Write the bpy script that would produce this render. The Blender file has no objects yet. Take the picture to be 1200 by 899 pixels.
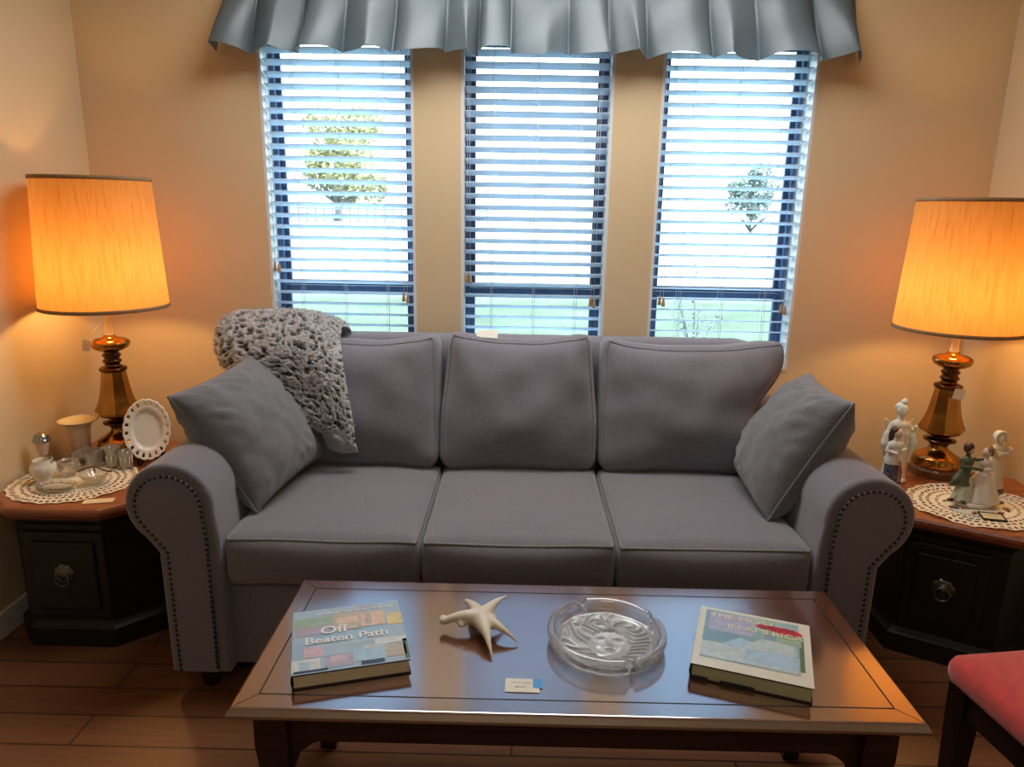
import bpy, bmesh, math, random
from mathutils import Vector, Matrix, noise
random.seed(7)
PI = math.pi
SC = bpy.context.scene
COL = SC.collection
sin, cos = math.sin, math.cos

# ------------------------------------------------------------------ materials
def _nt(name):
    m = bpy.data.materials.new(name); m.use_nodes = True
    nt = m.node_tree
    return m, nt, nt.nodes, nt.links, nt.nodes['Principled BSDF']

def mat(name, col, rough=.5, metal=0., spec=.5, ior=None, coat=0., noise_amt=0., noise_scale=30., bump=0., bump_scale=200., stretch=None, sheen=0., trans=0., sss=0.):
    m, nt, N, L, P = _nt(name)
    P.inputs['Base Color'].default_value = (*col, 1)
    P.inputs['Roughness'].default_value = rough
    P.inputs['Metallic'].default_value = metal
    P.inputs['Specular IOR Level'].default_value = spec
    if ior: P.inputs['IOR'].default_value = ior
    P.inputs['Coat Weight'].default_value = coat
    P.inputs['Coat Roughness'].default_value = .08
    P.inputs['Sheen Weight'].default_value = sheen
    P.inputs['Transmission Weight'].default_value = trans
    if sss:
        P.inputs['Subsurface Weight'].default_value = sss
        P.inputs['Subsurface Radius'].default_value = (.02, .015, .01)
    if noise_amt or bump:
        tc = N.new('ShaderNodeTexCoord'); mp = N.new('ShaderNodeMapping')
        L.new(tc.outputs['Object'], mp.inputs['Vector'])
        if stretch: mp.inputs['Scale'].default_value = stretch
    if noise_amt:
        n = N.new('ShaderNodeTexNoise'); n.inputs['Scale'].default_value = noise_scale
        n.inputs['Detail'].default_value = 6
        L.new(mp.outputs['Vector'], n.inputs['Vector'])
        r = N.new('ShaderNodeValToRGB')
        a = noise_amt
        r.color_ramp.elements[0].position = .3; r.color_ramp.elements[1].position = .7
        r.color_ramp.elements[0].color = (*[c*(1-a) for c in col], 1)
        r.color_ramp.elements[1].color = (*[min(1, c*(1+a)) for c in col], 1)
        L.new(n.outputs['Fac'], r.inputs['Fac']); L.new(r.outputs['Color'], P.inputs['Base Color'])
    if bump:
        n2 = N.new('ShaderNodeTexNoise'); n2.inputs['Scale'].default_value = bump_scale
        L.new(mp.outputs['Vector'], n2.inputs['Vector'])
        b = N.new('ShaderNodeBump'); b.inputs['Strength'].default_value = bump; b.inputs['Distance'].default_value = .01
        L.new(n2.outputs['Fac'], b.inputs['Height']); L.new(b.outputs['Normal'], P.inputs['Normal'])
    return m

def wood(name, c1, c2, scale=6., axis=(1, 12, 12), rough=.3, coat=0., spec=.5, ior=1.5):
    m, nt, N, L, P = _nt(name)
    tc = N.new('ShaderNodeTexCoord'); mp = N.new('ShaderNodeMapping')
    mp.inputs['Scale'].default_value = axis
    n = N.new('ShaderNodeTexNoise'); n.inputs['Scale'].default_value = scale; n.inputs['Detail'].default_value = 8; n.inputs['Distortion'].default_value = .6
    r = N.new('ShaderNodeValToRGB')
    r.color_ramp.elements[0].position = .32; r.color_ramp.elements[1].position = .7
    r.color_ramp.elements[0].color = (*c1, 1); r.color_ramp.elements[1].color = (*c2, 1)
    L.new(tc.outputs['Object'], mp.inputs['Vector']); L.new(mp.outputs['Vector'], n.inputs['Vector'])
    L.new(n.outputs['Fac'], r.inputs['Fac']); L.new(r.outputs['Color'], P.inputs['Base Color'])
    P.inputs['Roughness'].default_value = rough; P.inputs['Coat Weight'].default_value = coat
    P.inputs['Coat Roughness'].default_value = .12
    P.inputs['Specular IOR Level'].default_value = spec; P.inputs['IOR'].default_value = ior
    return m

def plank_floor(name):
    m, nt, N, L, P = _nt(name)
    tc = N.new('ShaderNodeTexCoord'); mp = N.new('ShaderNodeMapping')
    b = N.new('ShaderNodeTexBrick'); b.inputs['Scale'].default_value = 1.
    b.inputs['Brick Width'].default_value = 1.2; b.inputs['Row Height'].default_value = .12
    b.inputs['Mortar Size'].default_value = .003
    b.inputs['Color1'].default_value = (.17, .07, .032, 1); b.inputs['Color2'].default_value = (.24, .105, .05, 1)
    b.inputs['Mortar'].default_value = (.05, .02, .012, 1)
    L.new(tc.outputs['Object'], mp.inputs['Vector']); L.new(mp.outputs['Vector'], b.inputs['Vector'])
    mp2 = N.new('ShaderNodeMapping'); mp2.inputs['Scale'].default_value = (2, 22, 2)
    n = N.new('ShaderNodeTexNoise'); n.inputs['Scale'].default_value = 4; n.inputs['Detail'].default_value = 8
    L.new(tc.outputs['Object'], mp2.inputs['Vector']); L.new(mp2.outputs['Vector'], n.inputs['Vector'])
    mx = N.new('ShaderNodeMix'); mx.data_type = 'RGBA'; mx.blend_type = 'MULTIPLY'; mx.inputs['Factor'].default_value = .7
    r = N.new('ShaderNodeValToRGB'); r.color_ramp.elements[0].color = (.5, .45, .42, 1); r.color_ramp.elements[1].color = (1.3, 1.25, 1.2, 1)
    L.new(n.outputs['Fac'], r.inputs['Fac'])
    L.new(b.outputs['Color'], mx.inputs[6]); L.new(r.outputs['Color'], mx.inputs[7])
    L.new(mx.outputs[2], P.inputs['Base Color'])
    P.inputs['Roughness'].default_value = .35
    return m

def clear_glass(name, tint=(1, 1, 1), haze=.0, rough=.02, ior=1.45, transp=.55, gloss=0.):
    """thin, bright glass: glass lobe + straight-through + a little cloudy diffuse"""
    m, nt, N, L, P = _nt(name)
    out = N['Material Output']; N.remove(P)
    g = N.new('ShaderNodeBsdfGlass'); g.inputs['Color'].default_value = (*tint, 1); g.inputs['Roughness'].default_value = rough; g.inputs['IOR'].default_value = ior
    t = N.new('ShaderNodeBsdfTransparent'); t.inputs['Color'].default_value = (*tint, 1)
    mx = N.new('ShaderNodeMixShader'); mx.inputs[0].default_value = transp
    L.new(g.outputs[0], mx.inputs[1]); L.new(t.outputs[0], mx.inputs[2])
    last = mx
    if haze:
        d = N.new('ShaderNodeBsdfDiffuse'); d.inputs['Color'].default_value = (*[min(1, c*.95) for c in tint], 1)
        m2 = N.new('ShaderNodeMixShader'); m2.inputs[0].default_value = haze
        L.new(mx.outputs[0], m2.inputs[1]); L.new(d.outputs[0], m2.inputs[2]); last = m2
    if gloss:
        gl = N.new('ShaderNodeBsdfGlossy'); gl.inputs['Roughness'].default_value = .08
        m3 = N.new('ShaderNodeMixShader'); m3.inputs[0].default_value = gloss
        L.new(last.outputs[0], m3.inputs[1]); L.new(gl.outputs[0], m3.inputs[2]); last = m3
    L.new(last.outputs[0], out.inputs['Surface'])
    return m

def pane_glass(name):
    m, nt, N, L, P = _nt(name)
    out = N['Material Output']; N.remove(P)
    t = N.new('ShaderNodeBsdfTransparent'); t.inputs['Color'].default_value = (.96, .98, .98, 1)
    g = N.new('ShaderNodeBsdfGlossy'); g.inputs['Roughness'].default_value = .03
    f = N.new('ShaderNodeFresnel'); f.inputs['IOR'].default_value = 1.4
    mx = N.new('ShaderNodeMixShader')
    L.new(f.outputs[0], mx.inputs[0]); L.new(t.outputs[0], mx.inputs[1]); L.new(g.outputs[0], mx.inputs[2])
    L.new(mx.outputs[0], out.inputs['Surface'])
    return m

def shade_cloth(name):
    m, nt, N, L, P = _nt(name)
    out = N['Material Output']; N.remove(P)
    tc = N.new('ShaderNodeTexCoord'); mp = N.new('ShaderNodeMapping'); mp.inputs['Scale'].default_value = (160, 160, 5)
    n = N.new('ShaderNodeTexNoise'); n.inputs['Scale'].default_value = 1.; n.inputs['Detail'].default_value = 4
    L.new(tc.outputs['Object'], mp.inputs['Vector']); L.new(mp.outputs['Vector'], n.inputs['Vector'])
    r = N.new('ShaderNodeValToRGB'); r.color_ramp.elements[0].position = .3; r.color_ramp.elements[1].position = .55
    r.color_ramp.elements[0].color = (.58, .30, .09, 1); r.color_ramp.elements[1].color = (.70, .375, .125, 1)
    L.new(n.outputs['Fac'], r.inputs['Fac'])
    d = N.new('ShaderNodeBsdfDiffuse'); t = N.new('ShaderNodeBsdfTranslucent')
    L.new(r.outputs[0], d.inputs['Color']); L.new(r.outputs[0], t.inputs['Color'])
    mx = N.new('ShaderNodeMixShader'); mx.inputs[0].default_value = .5
    L.new(d.outputs[0], mx.inputs[1]); L.new(t.outputs[0], mx.inputs[2])
    L.new(mx.outputs[0], out.inputs['Surface'])
    return m

def curtain_cloth(name, col):
    m, nt, N, L, P = _nt(name)
    out = N['Material Output']; N.remove(P)
    tc = N.new('ShaderNodeTexCoord'); n = N.new('ShaderNodeTexNoise'); n.inputs['Scale'].default_value = 400
    L.new(tc.outputs['Object'], n.inputs['Vector'])
    bp = N.new('ShaderNodeBump'); bp.inputs['Strength'].default_value = .15; bp.inputs['Distance'].default_value = .003
    L.new(n.outputs['Fac'], bp.inputs['Height'])
    d = N.new('ShaderNodeBsdfDiffuse'); t = N.new('ShaderNodeBsdfTranslucent'); g = N.new('ShaderNodeBsdfGlossy')
    for s in (d, t): s.inputs['Color'].default_value = (*col, 1); L.new(bp.outputs[0], s.inputs['Normal'])
    g.inputs['Roughness'].default_value = .42; g.inputs['Color'].default_value = (.8, .85, .9, 1)
    mx = N.new('ShaderNodeMixShader'); mx.inputs[0].default_value = .3
    L.new(d.outputs[0], mx.inputs[1]); L.new(t.outputs[0], mx.inputs[2])
    m2 = N.new('ShaderNodeMixShader'); m2.inputs[0].default_value = .06
    L.new(mx.outputs[0], m2.inputs[1]); L.new(g.outputs[0], m2.inputs[2])
    L.new(m2.outputs[0], out.inputs['Surface'])
    return m

def slat_mat(name, col):
    m, nt, N, L, P = _nt(name)
    out = N['Material Output']
    tc = N.new('ShaderNodeTexCoord'); n = N.new('ShaderNodeTexNoise'); n.inputs['Scale'].default_value = 8
    L.new(tc.outputs['Object'], n.inputs['Vector'])
    r = N.new('ShaderNodeValToRGB'); r.color_ramp.elements[0].color = (*[c*.96 for c in col], 1); r.color_ramp.elements[1].color = (*col, 1)
    L.new(n.outputs['Fac'], r.inputs['Fac']); L.new(r.outputs[0], P.inputs['Base Color']); P.inputs['Roughness'].default_value = .45
    t = N.new('ShaderNodeBsdfTranslucent'); L.new(r.outputs[0], t.inputs['Color'])
    mx = N.new('ShaderNodeMixShader'); mx.inputs[0].default_value = .42
    L.new(P.outputs[0], mx.inputs[1]); L.new(t.outputs[0], mx.inputs[2]); L.new(mx.outputs[0], out.inputs['Surface'])
    return m

def lacquer(m, ior, rough):
    nt = m.node_tree; N, L = nt.nodes, nt.links
    P = N['Principled BSDF']; out = N['Material Output']
    P.inputs['Specular IOR Level'].default_value = 0.
    g = N.new('ShaderNodeBsdfGlossy'); g.inputs['Roughness'].default_value = rough; g.inputs['Color'].default_value = (.95, .95, 1, 1)
    f = N.new('ShaderNodeFresnel'); f.inputs['IOR'].default_value = ior
    mx = N.new('ShaderNodeMixShader')
    L.new(f.outputs[0], mx.inputs[0]); L.new(P.outputs[0], mx.inputs[1]); L.new(g.outputs[0], mx.inputs[2]); L.new(mx.outputs[0], out.inputs['Surface'])
    return m

def fur_mat(name):
    m, nt, N, L, P = _nt(name)
    at = N.new('ShaderNodeAttribute'); at.attribute_name = 'knob'
    tc = N.new('ShaderNodeTexCoord'); n = N.new('ShaderNodeTexNoise'); n.inputs['Scale'].default_value = 160; n.inputs['Detail'].default_value = 4
    L.new(tc.outputs['Object'], n.inputs['Vector'])
    ad = N.new('ShaderNodeMath'); ad.operation = 'MULTIPLY_ADD'; ad.inputs[1].default_value = .55; 
    L.new(n.outputs['Fac'], ad.inputs[0]); L.new(at.outputs['Fac'], ad.inputs[2])
    r = N.new('ShaderNodeValToRGB')
    r.color_ramp.elements[0].position = .30; r.color_ramp.elements[1].position = 1.15
    r.color_ramp.elements[0].color = (.025, .026, .03, 1); r.color_ramp.elements[1].color = (.50, .50, .51, 1)
    L.new(ad.outputs[0], r.inputs['Fac']); L.new(r.outputs[0], P.inputs['Base Color'])
    P.inputs['Roughness'].default_value = .95; P.inputs['Sheen Weight'].default_value = .3
    b = N.new('ShaderNodeBump'); b.inputs['Strength'].default_value = .6; b.inputs['Distance'].default_value = .008
    L.new(n.outputs['Fac'], b.inputs['Height']); L.new(b.outputs[0], P.inputs['Normal'])
    return m

M = {}
M['wall'] = mat('wall_paint', (.68, .545, .345), .75, spec=.2, bump=.04, bump_scale=350)
M['ceiling'] = mat('ceiling_paint', (.8, .77, .72), .8, spec=.2, bump=.05, bump_scale=200)
M['trim'] = mat('white_trim', (.75, .76, .75), .45, noise_amt=.03)
M['floor'] = plank_floor('plank_floor')
M['jamb'] = mat('white_jamb', (.74, .78, .80), .4, noise_amt=.02)
M['bronze'] = mat('hazy_bronze_frame', (.045, .085, .18), .35, noise_amt=.1)  # bronze tinted blue, the haze around the windows is put into the colour
M['pane'] = pane_glass('window_pane')
M['slat'] = slat_mat('white_slat', (.74, .85, .95))
M['cord'] = mat('white_cord', (.7, .72, .72), .7, noise_amt=.05)
M['tassel'] = mat('tan_tassel', (.45, .30, .15), .5, noise_amt=.1)
M['valance'] = curtain_cloth('sage_blue_cloth', (.130, .172, .200))
M['sofa'] = mat('charcoal_weave', (.205, .200, .242), .9, spec=.25, noise_amt=.22, noise_scale=260, bump=.35, bump_scale=600, sheen=.55)
M['piping'] = mat('grey_piping', (.22, .215, .22), .8, noise_amt=.15, noise_scale=200)
M['pillow'] = mat('slate_velvet', (.175, .18, .20), .85, spec=.25, noise_amt=.15, noise_scale=150, bump=.25, bump_scale=500, sheen=.4)
M['nail'] = mat('dark_nailhead', (.05, .045, .045), .35, metal=.8, noise_amt=.1)
M['foot'] = mat('black_foot', (.02, .015, .013), .5, noise_amt=.2)
M['fur'] = fur_mat('knobby_fur')
M['lining'] = mat('pale_lining', (.42, .42, .42), .95, noise_amt=.15, noise_scale=90, bump=.8, bump_scale=250, sheen=.3)
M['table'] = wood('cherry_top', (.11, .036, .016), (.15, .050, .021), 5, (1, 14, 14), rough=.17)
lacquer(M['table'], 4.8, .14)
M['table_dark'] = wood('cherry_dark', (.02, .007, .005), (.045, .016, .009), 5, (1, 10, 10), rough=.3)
M['groove_line'] = mat('dark_groove_line', (.012, .006, .005), .5, noise_amt=.2)
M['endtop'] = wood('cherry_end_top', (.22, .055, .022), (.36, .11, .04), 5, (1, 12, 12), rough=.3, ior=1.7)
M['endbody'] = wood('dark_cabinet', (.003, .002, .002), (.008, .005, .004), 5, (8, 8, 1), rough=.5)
M['ring'] = mat('aged_iron', (.16, .15, .14), .35, metal=.9, noise_amt=.2)
M['brass'] = mat('antique_brass', (.44, .22, .055), .16, metal=1., noise_amt=.25, noise_scale=15)
M['darkbrass'] = mat('dark_brass', (.10, .05, .02), .2, metal=1., noise_amt=.3, noise_scale=15)
M['plinth'] = wood('lamp_plinth', (.10, .04, .015), (.20, .085, .03), 8, (1, 8, 8), rough=.35)
M['shade'] = shade_cloth('shade_cloth')
M['shade_trim'] = mat('shade_trim', (.30, .17, .07), .7, noise_amt=.1)
M['neck'] = mat('cream_socket', (.75, .65, .45), .4, noise_amt=.05)
M['paper'] = mat('paper_card', (.82, .80, .72), .7, noise_amt=.04, noise_scale=60)
M['cream_paper'] = mat('cream_card', (.80, .66, .38), .7, noise_amt=.04, noise_scale=60)
M['ink'] = mat('ink', (.10, .10, .12), .6, noise_amt=.1)
M['bluetag'] = mat('blue_sticker', (.10, .38, .80), .5, noise_amt=.05)
M['string'] = mat('tag_string', (.7, .65, .5), .8, noise_amt=.1)
M['lace'] = mat('cream_lace', (.84, .76, .58), .85, noise_amt=.08, noise_scale=120, bump=.4, bump_scale=400)
M['redthread'] = mat('red_thread', (.45, .03, .03), .7, noise_amt=.15)
M['greenthread'] = mat('green_thread', (.08, .16, .06), .7, noise_amt=.15)
M['milk'] = mat('milk_glass', (.88, .84, .74), .15, noise_amt=.02, sss=.2)
M['creamglass'] = mat('cream_glass', (.90, .80, .52), .2, noise_amt=.03, sss=.2)
M['glass'] = clear_glass('clear_glass', (.98, .97, .93), haze=.13, transp=.62, gloss=.07)
M['ashglass'] = clear_glass('heavy_glass', (.97, .99, 1.0), haze=.06, transp=.5, rough=.02, gloss=.14)
M['faceglass'] = clear_glass('relief_glass', (.97, .99, 1.0), haze=.42, transp=.25, rough=.05, gloss=.07)
M['pinkglass'] = mat('pink_frosted', (.72, .55, .48), .35, noise_amt=.05, sss=.2)
M['silver'] = mat('tarnished_silver', (.40, .40, .36), .25, metal=1., noise_amt=.3)
M['blackwood'] = mat('black_stand', (.015, .012, .012), .4, noise_amt=.2)
M['blackleaf'] = mat('dark_leaf', (.05, .05, .045), .4, noise_amt=.3)
M['handle'] = mat('brown_handle', (.10, .05, .025), .4, noise_amt=.2)
M['porcelain'] = mat('white_porcelain', (.74, .74, .66), .25, noise_amt=.05, sss=.1)
M['porcelain_grey'] = mat('grey_porcelain', (.40, .42, .40), .3, noise_amt=.25, noise_scale=60)
M['skin'] = mat('painted_skin', (.66, .50, .38), .4, noise_amt=.05)
M['darkhair'] = mat('dark_brown_hair', (.07, .03, .02), .4, noise_amt=.2)
M['brownhair'] = mat('brown_hair', (.20, .10, .04), .4, noise_amt=.2)
M['greencoat'] = mat('green_coat', (.075, .090, .045), .35, noise_amt=.3, noise_scale=40)
M['whitegown'] = mat('white_gown', (.76, .68, .60), .3, noise_amt=.05)
M['palegreen'] = mat('pale_green', (.55, .58, .44), .3, noise_amt=.1)
M['kimono'] = mat('blue_red_kimono', (.10, .12, .18), .35, noise_amt=.9, noise_scale=70)
M['sand'] = mat('beige_bisque', (.62, .55, .40), .5, noise_amt=.1)
M['shellwhite'] = mat('ivory_shell', (.80, .74, .62), .4, noise_amt=.08, noise_scale=25, sss=.1)
M['red'] = mat('red_velvet', (.62, .05, .04), .8, noise_amt=.15, noise_scale=40, bump=.2, bump_scale=500, sheen=.5)
M['chairwood'] = wood('chair_wood', (.012, .005, .004), (.03, .012, .008), 5, (6, 6, 1), rough=.35)
M['pages'] = mat('page_edges', (.85, .76, .55), .8, noise_amt=.15, noise_scale=90, stretch=(.2, .2, 14))
M['pages2'] = mat('green_page_edges', (.55, .57, .36), .8, noise_amt=.2, noise_scale=90, stretch=(.2, .2, 14))
M['boards'] = mat('dark_boards', (.02, .02, .025), .5, noise_amt=.2)
M['white_ink'] = mat('white_print', (.85, .86, .86), .5, noise_amt=.02)
M['cream_ink'] = mat('cream_print', (.85, .78, .50), .5, noise_amt=.02)
M['red_ink'] = mat('red_print', (.60, .03, .06), .5, noise_amt=.1)
M['darkred_ink'] = mat('dark_red_print', (.28, .01, .03), .5, noise_amt=.1)

def cover_mat(name, stops, scale):
    m, nt, N, L, P = _nt(name)
    tc = N.new('ShaderNodeTexCoord'); n = N.new('ShaderNodeTexNoise'); n.inputs['Scale'].default_value = scale; n.inputs['Detail'].default_value = 3
    L.new(tc.outputs['Object'], n.inputs['Vector'])
    r = N.new('ShaderNodeValToRGB'); cr = r.color_ramp
    cr.elements[0].position, cr.elements[0].color = stops[0][0], (*stops[0][1], 1)
    cr.elements[1].position, cr.elements[1].color = stops[-1][0], (*stops[-1][1], 1)
    for p, c in stops[1:-1]:
        e = cr.elements.new(p); e.color = (*c, 1)
    L.new(n.outputs['Fac'], r.inputs['Fac']); L.new(r.outputs[0], P.inputs['Base Color'])
    P.inputs['Roughness'].default_value = .28
    return m
M['cover_blue'] = cover_mat('blue_cover', [(.3, (.30, .46, .60)), (.5, (.40, .54, .64)), (.6, (.40, .50, .56)), (.75, (.42, .42, .44))], 9)
M['cover_sea'] = cover_mat('teal_picture', [(.3, (.16, .30, .42)), (.5, (.26, .42, .48)), (.65, (.38, .54, .54)), (.8, (.28, .40, .30))], 10)
M['cover_cream'] = mat('cream_cover', (.72, .70, .58), .3, noise_amt=.04)
def flat(name, c): 
    M[name] = mat(name, c, .35, noise_amt=.12, noise_scale=60)
flat('pic_orange', (.74, .54, .40)); flat('pic_yellow', (.72, .60, .28)); flat('pic_pink', (.62, .48, .54)); flat('pic_white', (.66, .70, .70))
flat('pic_sky', (.40, .58, .72)); flat('pic_sand', (.52, .46, .38)); flat('pic_lilac', (.44, .40, .50)); flat('pic_green', (.34, .46, .36)); flat('pic_navy', (.03, .05, .10)); flat('pic_pale', (.50, .60, .62)); flat('pic_violet', (.42,.44,.60)); flat('pic_darkgreen', (.12,.2,.12))

# ------------------------------------------------------------------ mesh helpers
def link(name, me, m, parent=None, smooth=True):
    o = bpy.data.objects.new(name, me); COL.objects.link(o)
    if m is not None:
        if isinstance(m, (list, tuple)):
            for k in m: me.materials.append(k)
        else: me.materials.append(m)
    if parent is not None: o.parent = parent
    if smooth:
        for p in me.polygons: p.use_smooth = True
    return o

def obj(name, bm, m, parent=None, smooth=True, sharp=None, recalc=True):
    if recalc: bmesh.ops.recalc_face_normals(bm, faces=bm.faces[:])
    me = bpy.data.meshes.new(name); bm.to_mesh(me); bm.free()
    o = link(name, me, m, parent, smooth)
    if sharp is not None and smooth: me.set_sharp_from_angle(angle=math.radians(sharp))
    return o

def empty(name, loc=(0, 0, 0), rz=0.):
    o = bpy.data.objects.new(name, None); COL.objects.link(o)
    o.location = loc; o.rotation_euler = (0, 0, rz); o.empty_display_size = .05
    return o

def tag(o, label, cat, group=None, kind=None):
    o['label'] = label; o['category'] = cat
    if group: o['group'] = group
    if kind: o['kind'] = kind
    return o

def struct(o):
    o['kind'] = 'structure'; return o

def box(bm, x0, x1, y0, y1, z0, z1, bev=0., mtx=None, seg=2, mi=0):
    r = bmesh.ops.create_cube(bm, size=1.)
    vs = r['verts']
    for v in vs:
        v.co = Vector(((x0+x1)/2 + v.co.x*(x1-x0), (y0+y1)/2 + v.co.y*(y1-y0), (z0+z1)/2 + v.co.z*(z1-z0)))
    fs = list({f for v in vs for f in v.link_faces})
    if bev:
        es = list({e for v in vs for e in v.link_edges})
        rr = bmesh.ops.bevel(bm, geom=es, offset=bev, segments=seg, affect='EDGES', profile=.5)
        fs = list({f for f in rr['faces']} | {f for f in fs if f.is_valid})
        vs = list({v for f in fs for v in f.verts})
    for f in fs: f.material_index = mi
    if mtx is not None:
        for v in vs: v.co = mtx @ v.co
    return vs

def lathe(bm, prof, seg=32, mtx=None, rfun=None, close=False, mi=0):
    """prof = [(r, z)...]"""
    rings = []
    for r, z in prof:
        ring = []
        for i in range(seg):
            a = 2*PI*i/seg
            rr = r if rfun is None else rfun(r, z, a)
            p = Vector((rr*cos(a), rr*sin(a), z))
            if mtx is not None: p = mtx @ p
            ring.append(bm.verts.new(p))
        rings.append(ring)
    for k in range(len(rings)-1):
        for i in range(seg):
            j = (i+1) % seg
            f = bm.faces.new((rings[k][i], rings[k][j], rings[k+1][j], rings[k+1][i])); f.material_index = mi
    if close:
        f = bm.faces.new(rings[0][::-1]); f.material_index = mi
        f = bm.faces.new(rings[-1]); f.material_index = mi
    return rings

def tube(bm, pts, rad, seg=8, cap=True, closed=False, mi=0):
    pts = [Vector(p) for p in pts]; n = len(pts)
    rads = rad if isinstance(rad, (list, tuple)) else [rad]*n
    rings = []; prev = None
    for i, p in enumerate(pts):
        if closed: t = pts[(i+1) % n]-pts[i-1]
        else: t = pts[min(i+1, n-1)]-pts[max(i-1, 0)]
        t.normalize()
        if prev is None:
            a = t.orthogonal().normalized()
        else:
            a = prev - t*prev.dot(t)
            a = a.normalized() if a.length > 1e-6 else t.orthogonal().normalized()
        prev = a; b = t.cross(a)
        rings.append([bm.verts.new(p + (a*cos(2*PI*k/seg)+b*sin(2*PI*k/seg))*rads[i]) for k in range(seg)])
    m = n if closed else n-1
    for i in range(m):
        r0, r1 = rings[i], rings[(i+1) % n]
        for k in range(seg):
            f = bm.faces.new((r0[k], r0[(k+1) % seg], r1[(k+1) % seg], r1[k])); f.material_index = mi
    if cap and not closed:
        bm.faces.new(rings[0][::-1]).material_index = mi; bm.faces.new(rings[-1]).material_index = mi

def ball(bm, c, r, seg=14, mtx=None, mi=0):
    rx, ry, rz = r if isinstance(r, (list, tuple)) else (r, r, r)
    res = bmesh.ops.create_uvsphere(bm, u_segments=seg, v_segments=max(6, seg*2//3), radius=1.)
    for v in res['verts']:
        p = Vector((v.co.x*rx, v.co.y*ry, v.co.z*rz))
        if mtx is not None: p = mtx @ p
        v.co = p + Vector(c)
    for f in {f for v in res['verts'] for f in v.link_faces}: f.material_index = mi

def prism(bm, poly, z0, z1, mi=0):
    b = [bm.verts.new((x, y, z0)) for x, y in poly]; t = [bm.verts.new((x, y, z1)) for x, y in poly]
    n = len(poly)
    fs = [bm.faces.new(b[::-1]), bm.faces.new(t)]
    for i in range(n): fs.append(bm.faces.new((b[i], b[(i+1) % n], t[(i+1) % n], t[i])))
    for f in fs: f.material_index = mi
    return fs

def inset_poly(poly, d):
    """offset a convex CCW polygon inward by d"""
    n = len(poly); out = []
    for i in range(n):
        p0, p1, p2 = Vector(poly[i-1]), Vector(poly[i]), Vector(poly[(i+1) % n])
        e1 = (p1-p0).normalized(); e2 = (p2-p1).normalized()
        n1 = Vector((-e1.y, e1.x)); n2 = Vector((-e2.y, e2.x))
        k = n1+n2
        q = p1 + k*(d/(1+n1.dot(n2)))
        out.append((q.x, q.y))
    return out

def stack_poly(bm, poly, prof, mi=0):
    """prof = [(inset, z)...] from bottom to top, closed"""
    rings = [[bm.verts.new((x, y, z)) for x, y in inset_poly(poly, d)] for d, z in prof]
    n = len(poly)
    for a, b in zip(rings, rings[1:]):
        for i in range(n): bm.faces.new((a[i], a[(i+1) % n], b[(i+1) % n], b[i])).material_index = mi
    bm.faces.new(rings[0][::-1]).material_index = mi; bm.faces.new(rings[-1]).material_index = mi

def cube_grid(bm, n, fn):
    """surface of a cube with n x n cells a side, every point p in [-1,1]^3 sent through fn"""
    nx, ny, nz = n
    cache = {}
    def V(i, j, k):
        key = (i, j, k)
        if key not in cache:
            cache[key] = bm.verts.new(fn(Vector((2*i/nx-1, 2*j/ny-1, 2*k/nz-1))))
        return cache[key]
    for i in range(nx):
        for j in range(ny):
            bm.faces.new((V(i, j, 0), V(i, j+1, 0), V(i+1, j+1, 0), V(i+1, j, 0)))
            bm.faces.new((V(i, j, nz), V(i+1, j, nz), V(i+1, j+1, nz), V(i, j+1, nz)))
    for i in range(nx):
        for k in range(nz):
            bm.faces.new((V(i, 0, k), V(i+1, 0, k), V(i+1, 0, k+1), V(i, 0, k+1)))
            bm.faces.new((V(i, ny, k), V(i, ny, k+1), V(i+1, ny, k+1), V(i+1, ny, k)))
    for j in range(ny):
        for k in range(nz):
            bm.faces.new((V(0, j, k), V(0, j, k+1), V(0, j+1, k+1), V(0, j+1, k)))
            bm.faces.new((V(nx, j, k), V(nx, j+1, k), V(nx, j+1, k+1), V(nx, j, k+1)))

def rbox(p, half, r):
    q = Vector((p.x*half[0], p.y*half[1], p.z*half[2]))
    inn = Vector([max(-(h-r), min(h-r, c)) for c, h in zip(q, half)])
    d = q-inn
    if d.length > 1e-9: q = inn + d.normalized()*r
    return q

def remeshed(name, bm, voxel, smooth_it=2):
    """fuse overlapping shapes into one continuous skin"""
    me = bpy.data.meshes.new('tmp'); bm.to_mesh(me); bm.free()
    o = bpy.data.objects.new('tmp', me); COL.objects.link(o)
    md = o.modifiers.new('r', 'REMESH'); md.mode = 'VOXEL'; md.voxel_size = voxel
    if smooth_it:
        s = o.modifiers.new('s', 'SMOOTH'); s.iterations = smooth_it; s.factor = .5
    dg = bpy.context.evaluated_depsgraph_get(); dg.update()
    me2 = bpy.data.meshes.new_from_object(o.evaluated_get(dg))
    bpy.data.objects.remove(o); bpy.data.meshes.remove(me)
    me2.name = name; me2.materials.clear()
    return me2

def text_mesh(body, size, ext=.0004, bold=0.):
    cu = bpy.data.curves.new('t', 'FONT'); cu.body = body; cu.size = size; cu.extrude = ext; cu.offset = bold
    cu.align_x = 'LEFT'
    o = bpy.data.objects.new('t', cu); COL.objects.link(o)
    dg = bpy.context.evaluated_depsgraph_get(); dg.update()
    me = bpy.data.meshes.new_from_object(o.evaluated_get(dg))
    bpy.data.objects.remove(o); bpy.data.curves.remove(cu)
    me.materials.clear()
    return me

def catmull(P, t):
    n = len(P)-1; t = max(0, min(n-1e-6, t)); i = int(t); f = t-i
    p1, p2 = P[i], P[i+1]
    p0 = P[i-1] if i > 0 else p1*2-p2
    p3 = P[i+2] if i+2 <= n else p2*2-p1
    return .5*((2*p1)+(p2-p0)*f+(2*p0-5*p1+4*p2-p3)*f*f+(3*p1-p0-3*p2+p3)*f**3)

def sstep(a, b, x):
    t = max(0, min(1, (x-a)/(b-a))); return t*t*(3-2*t)

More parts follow.
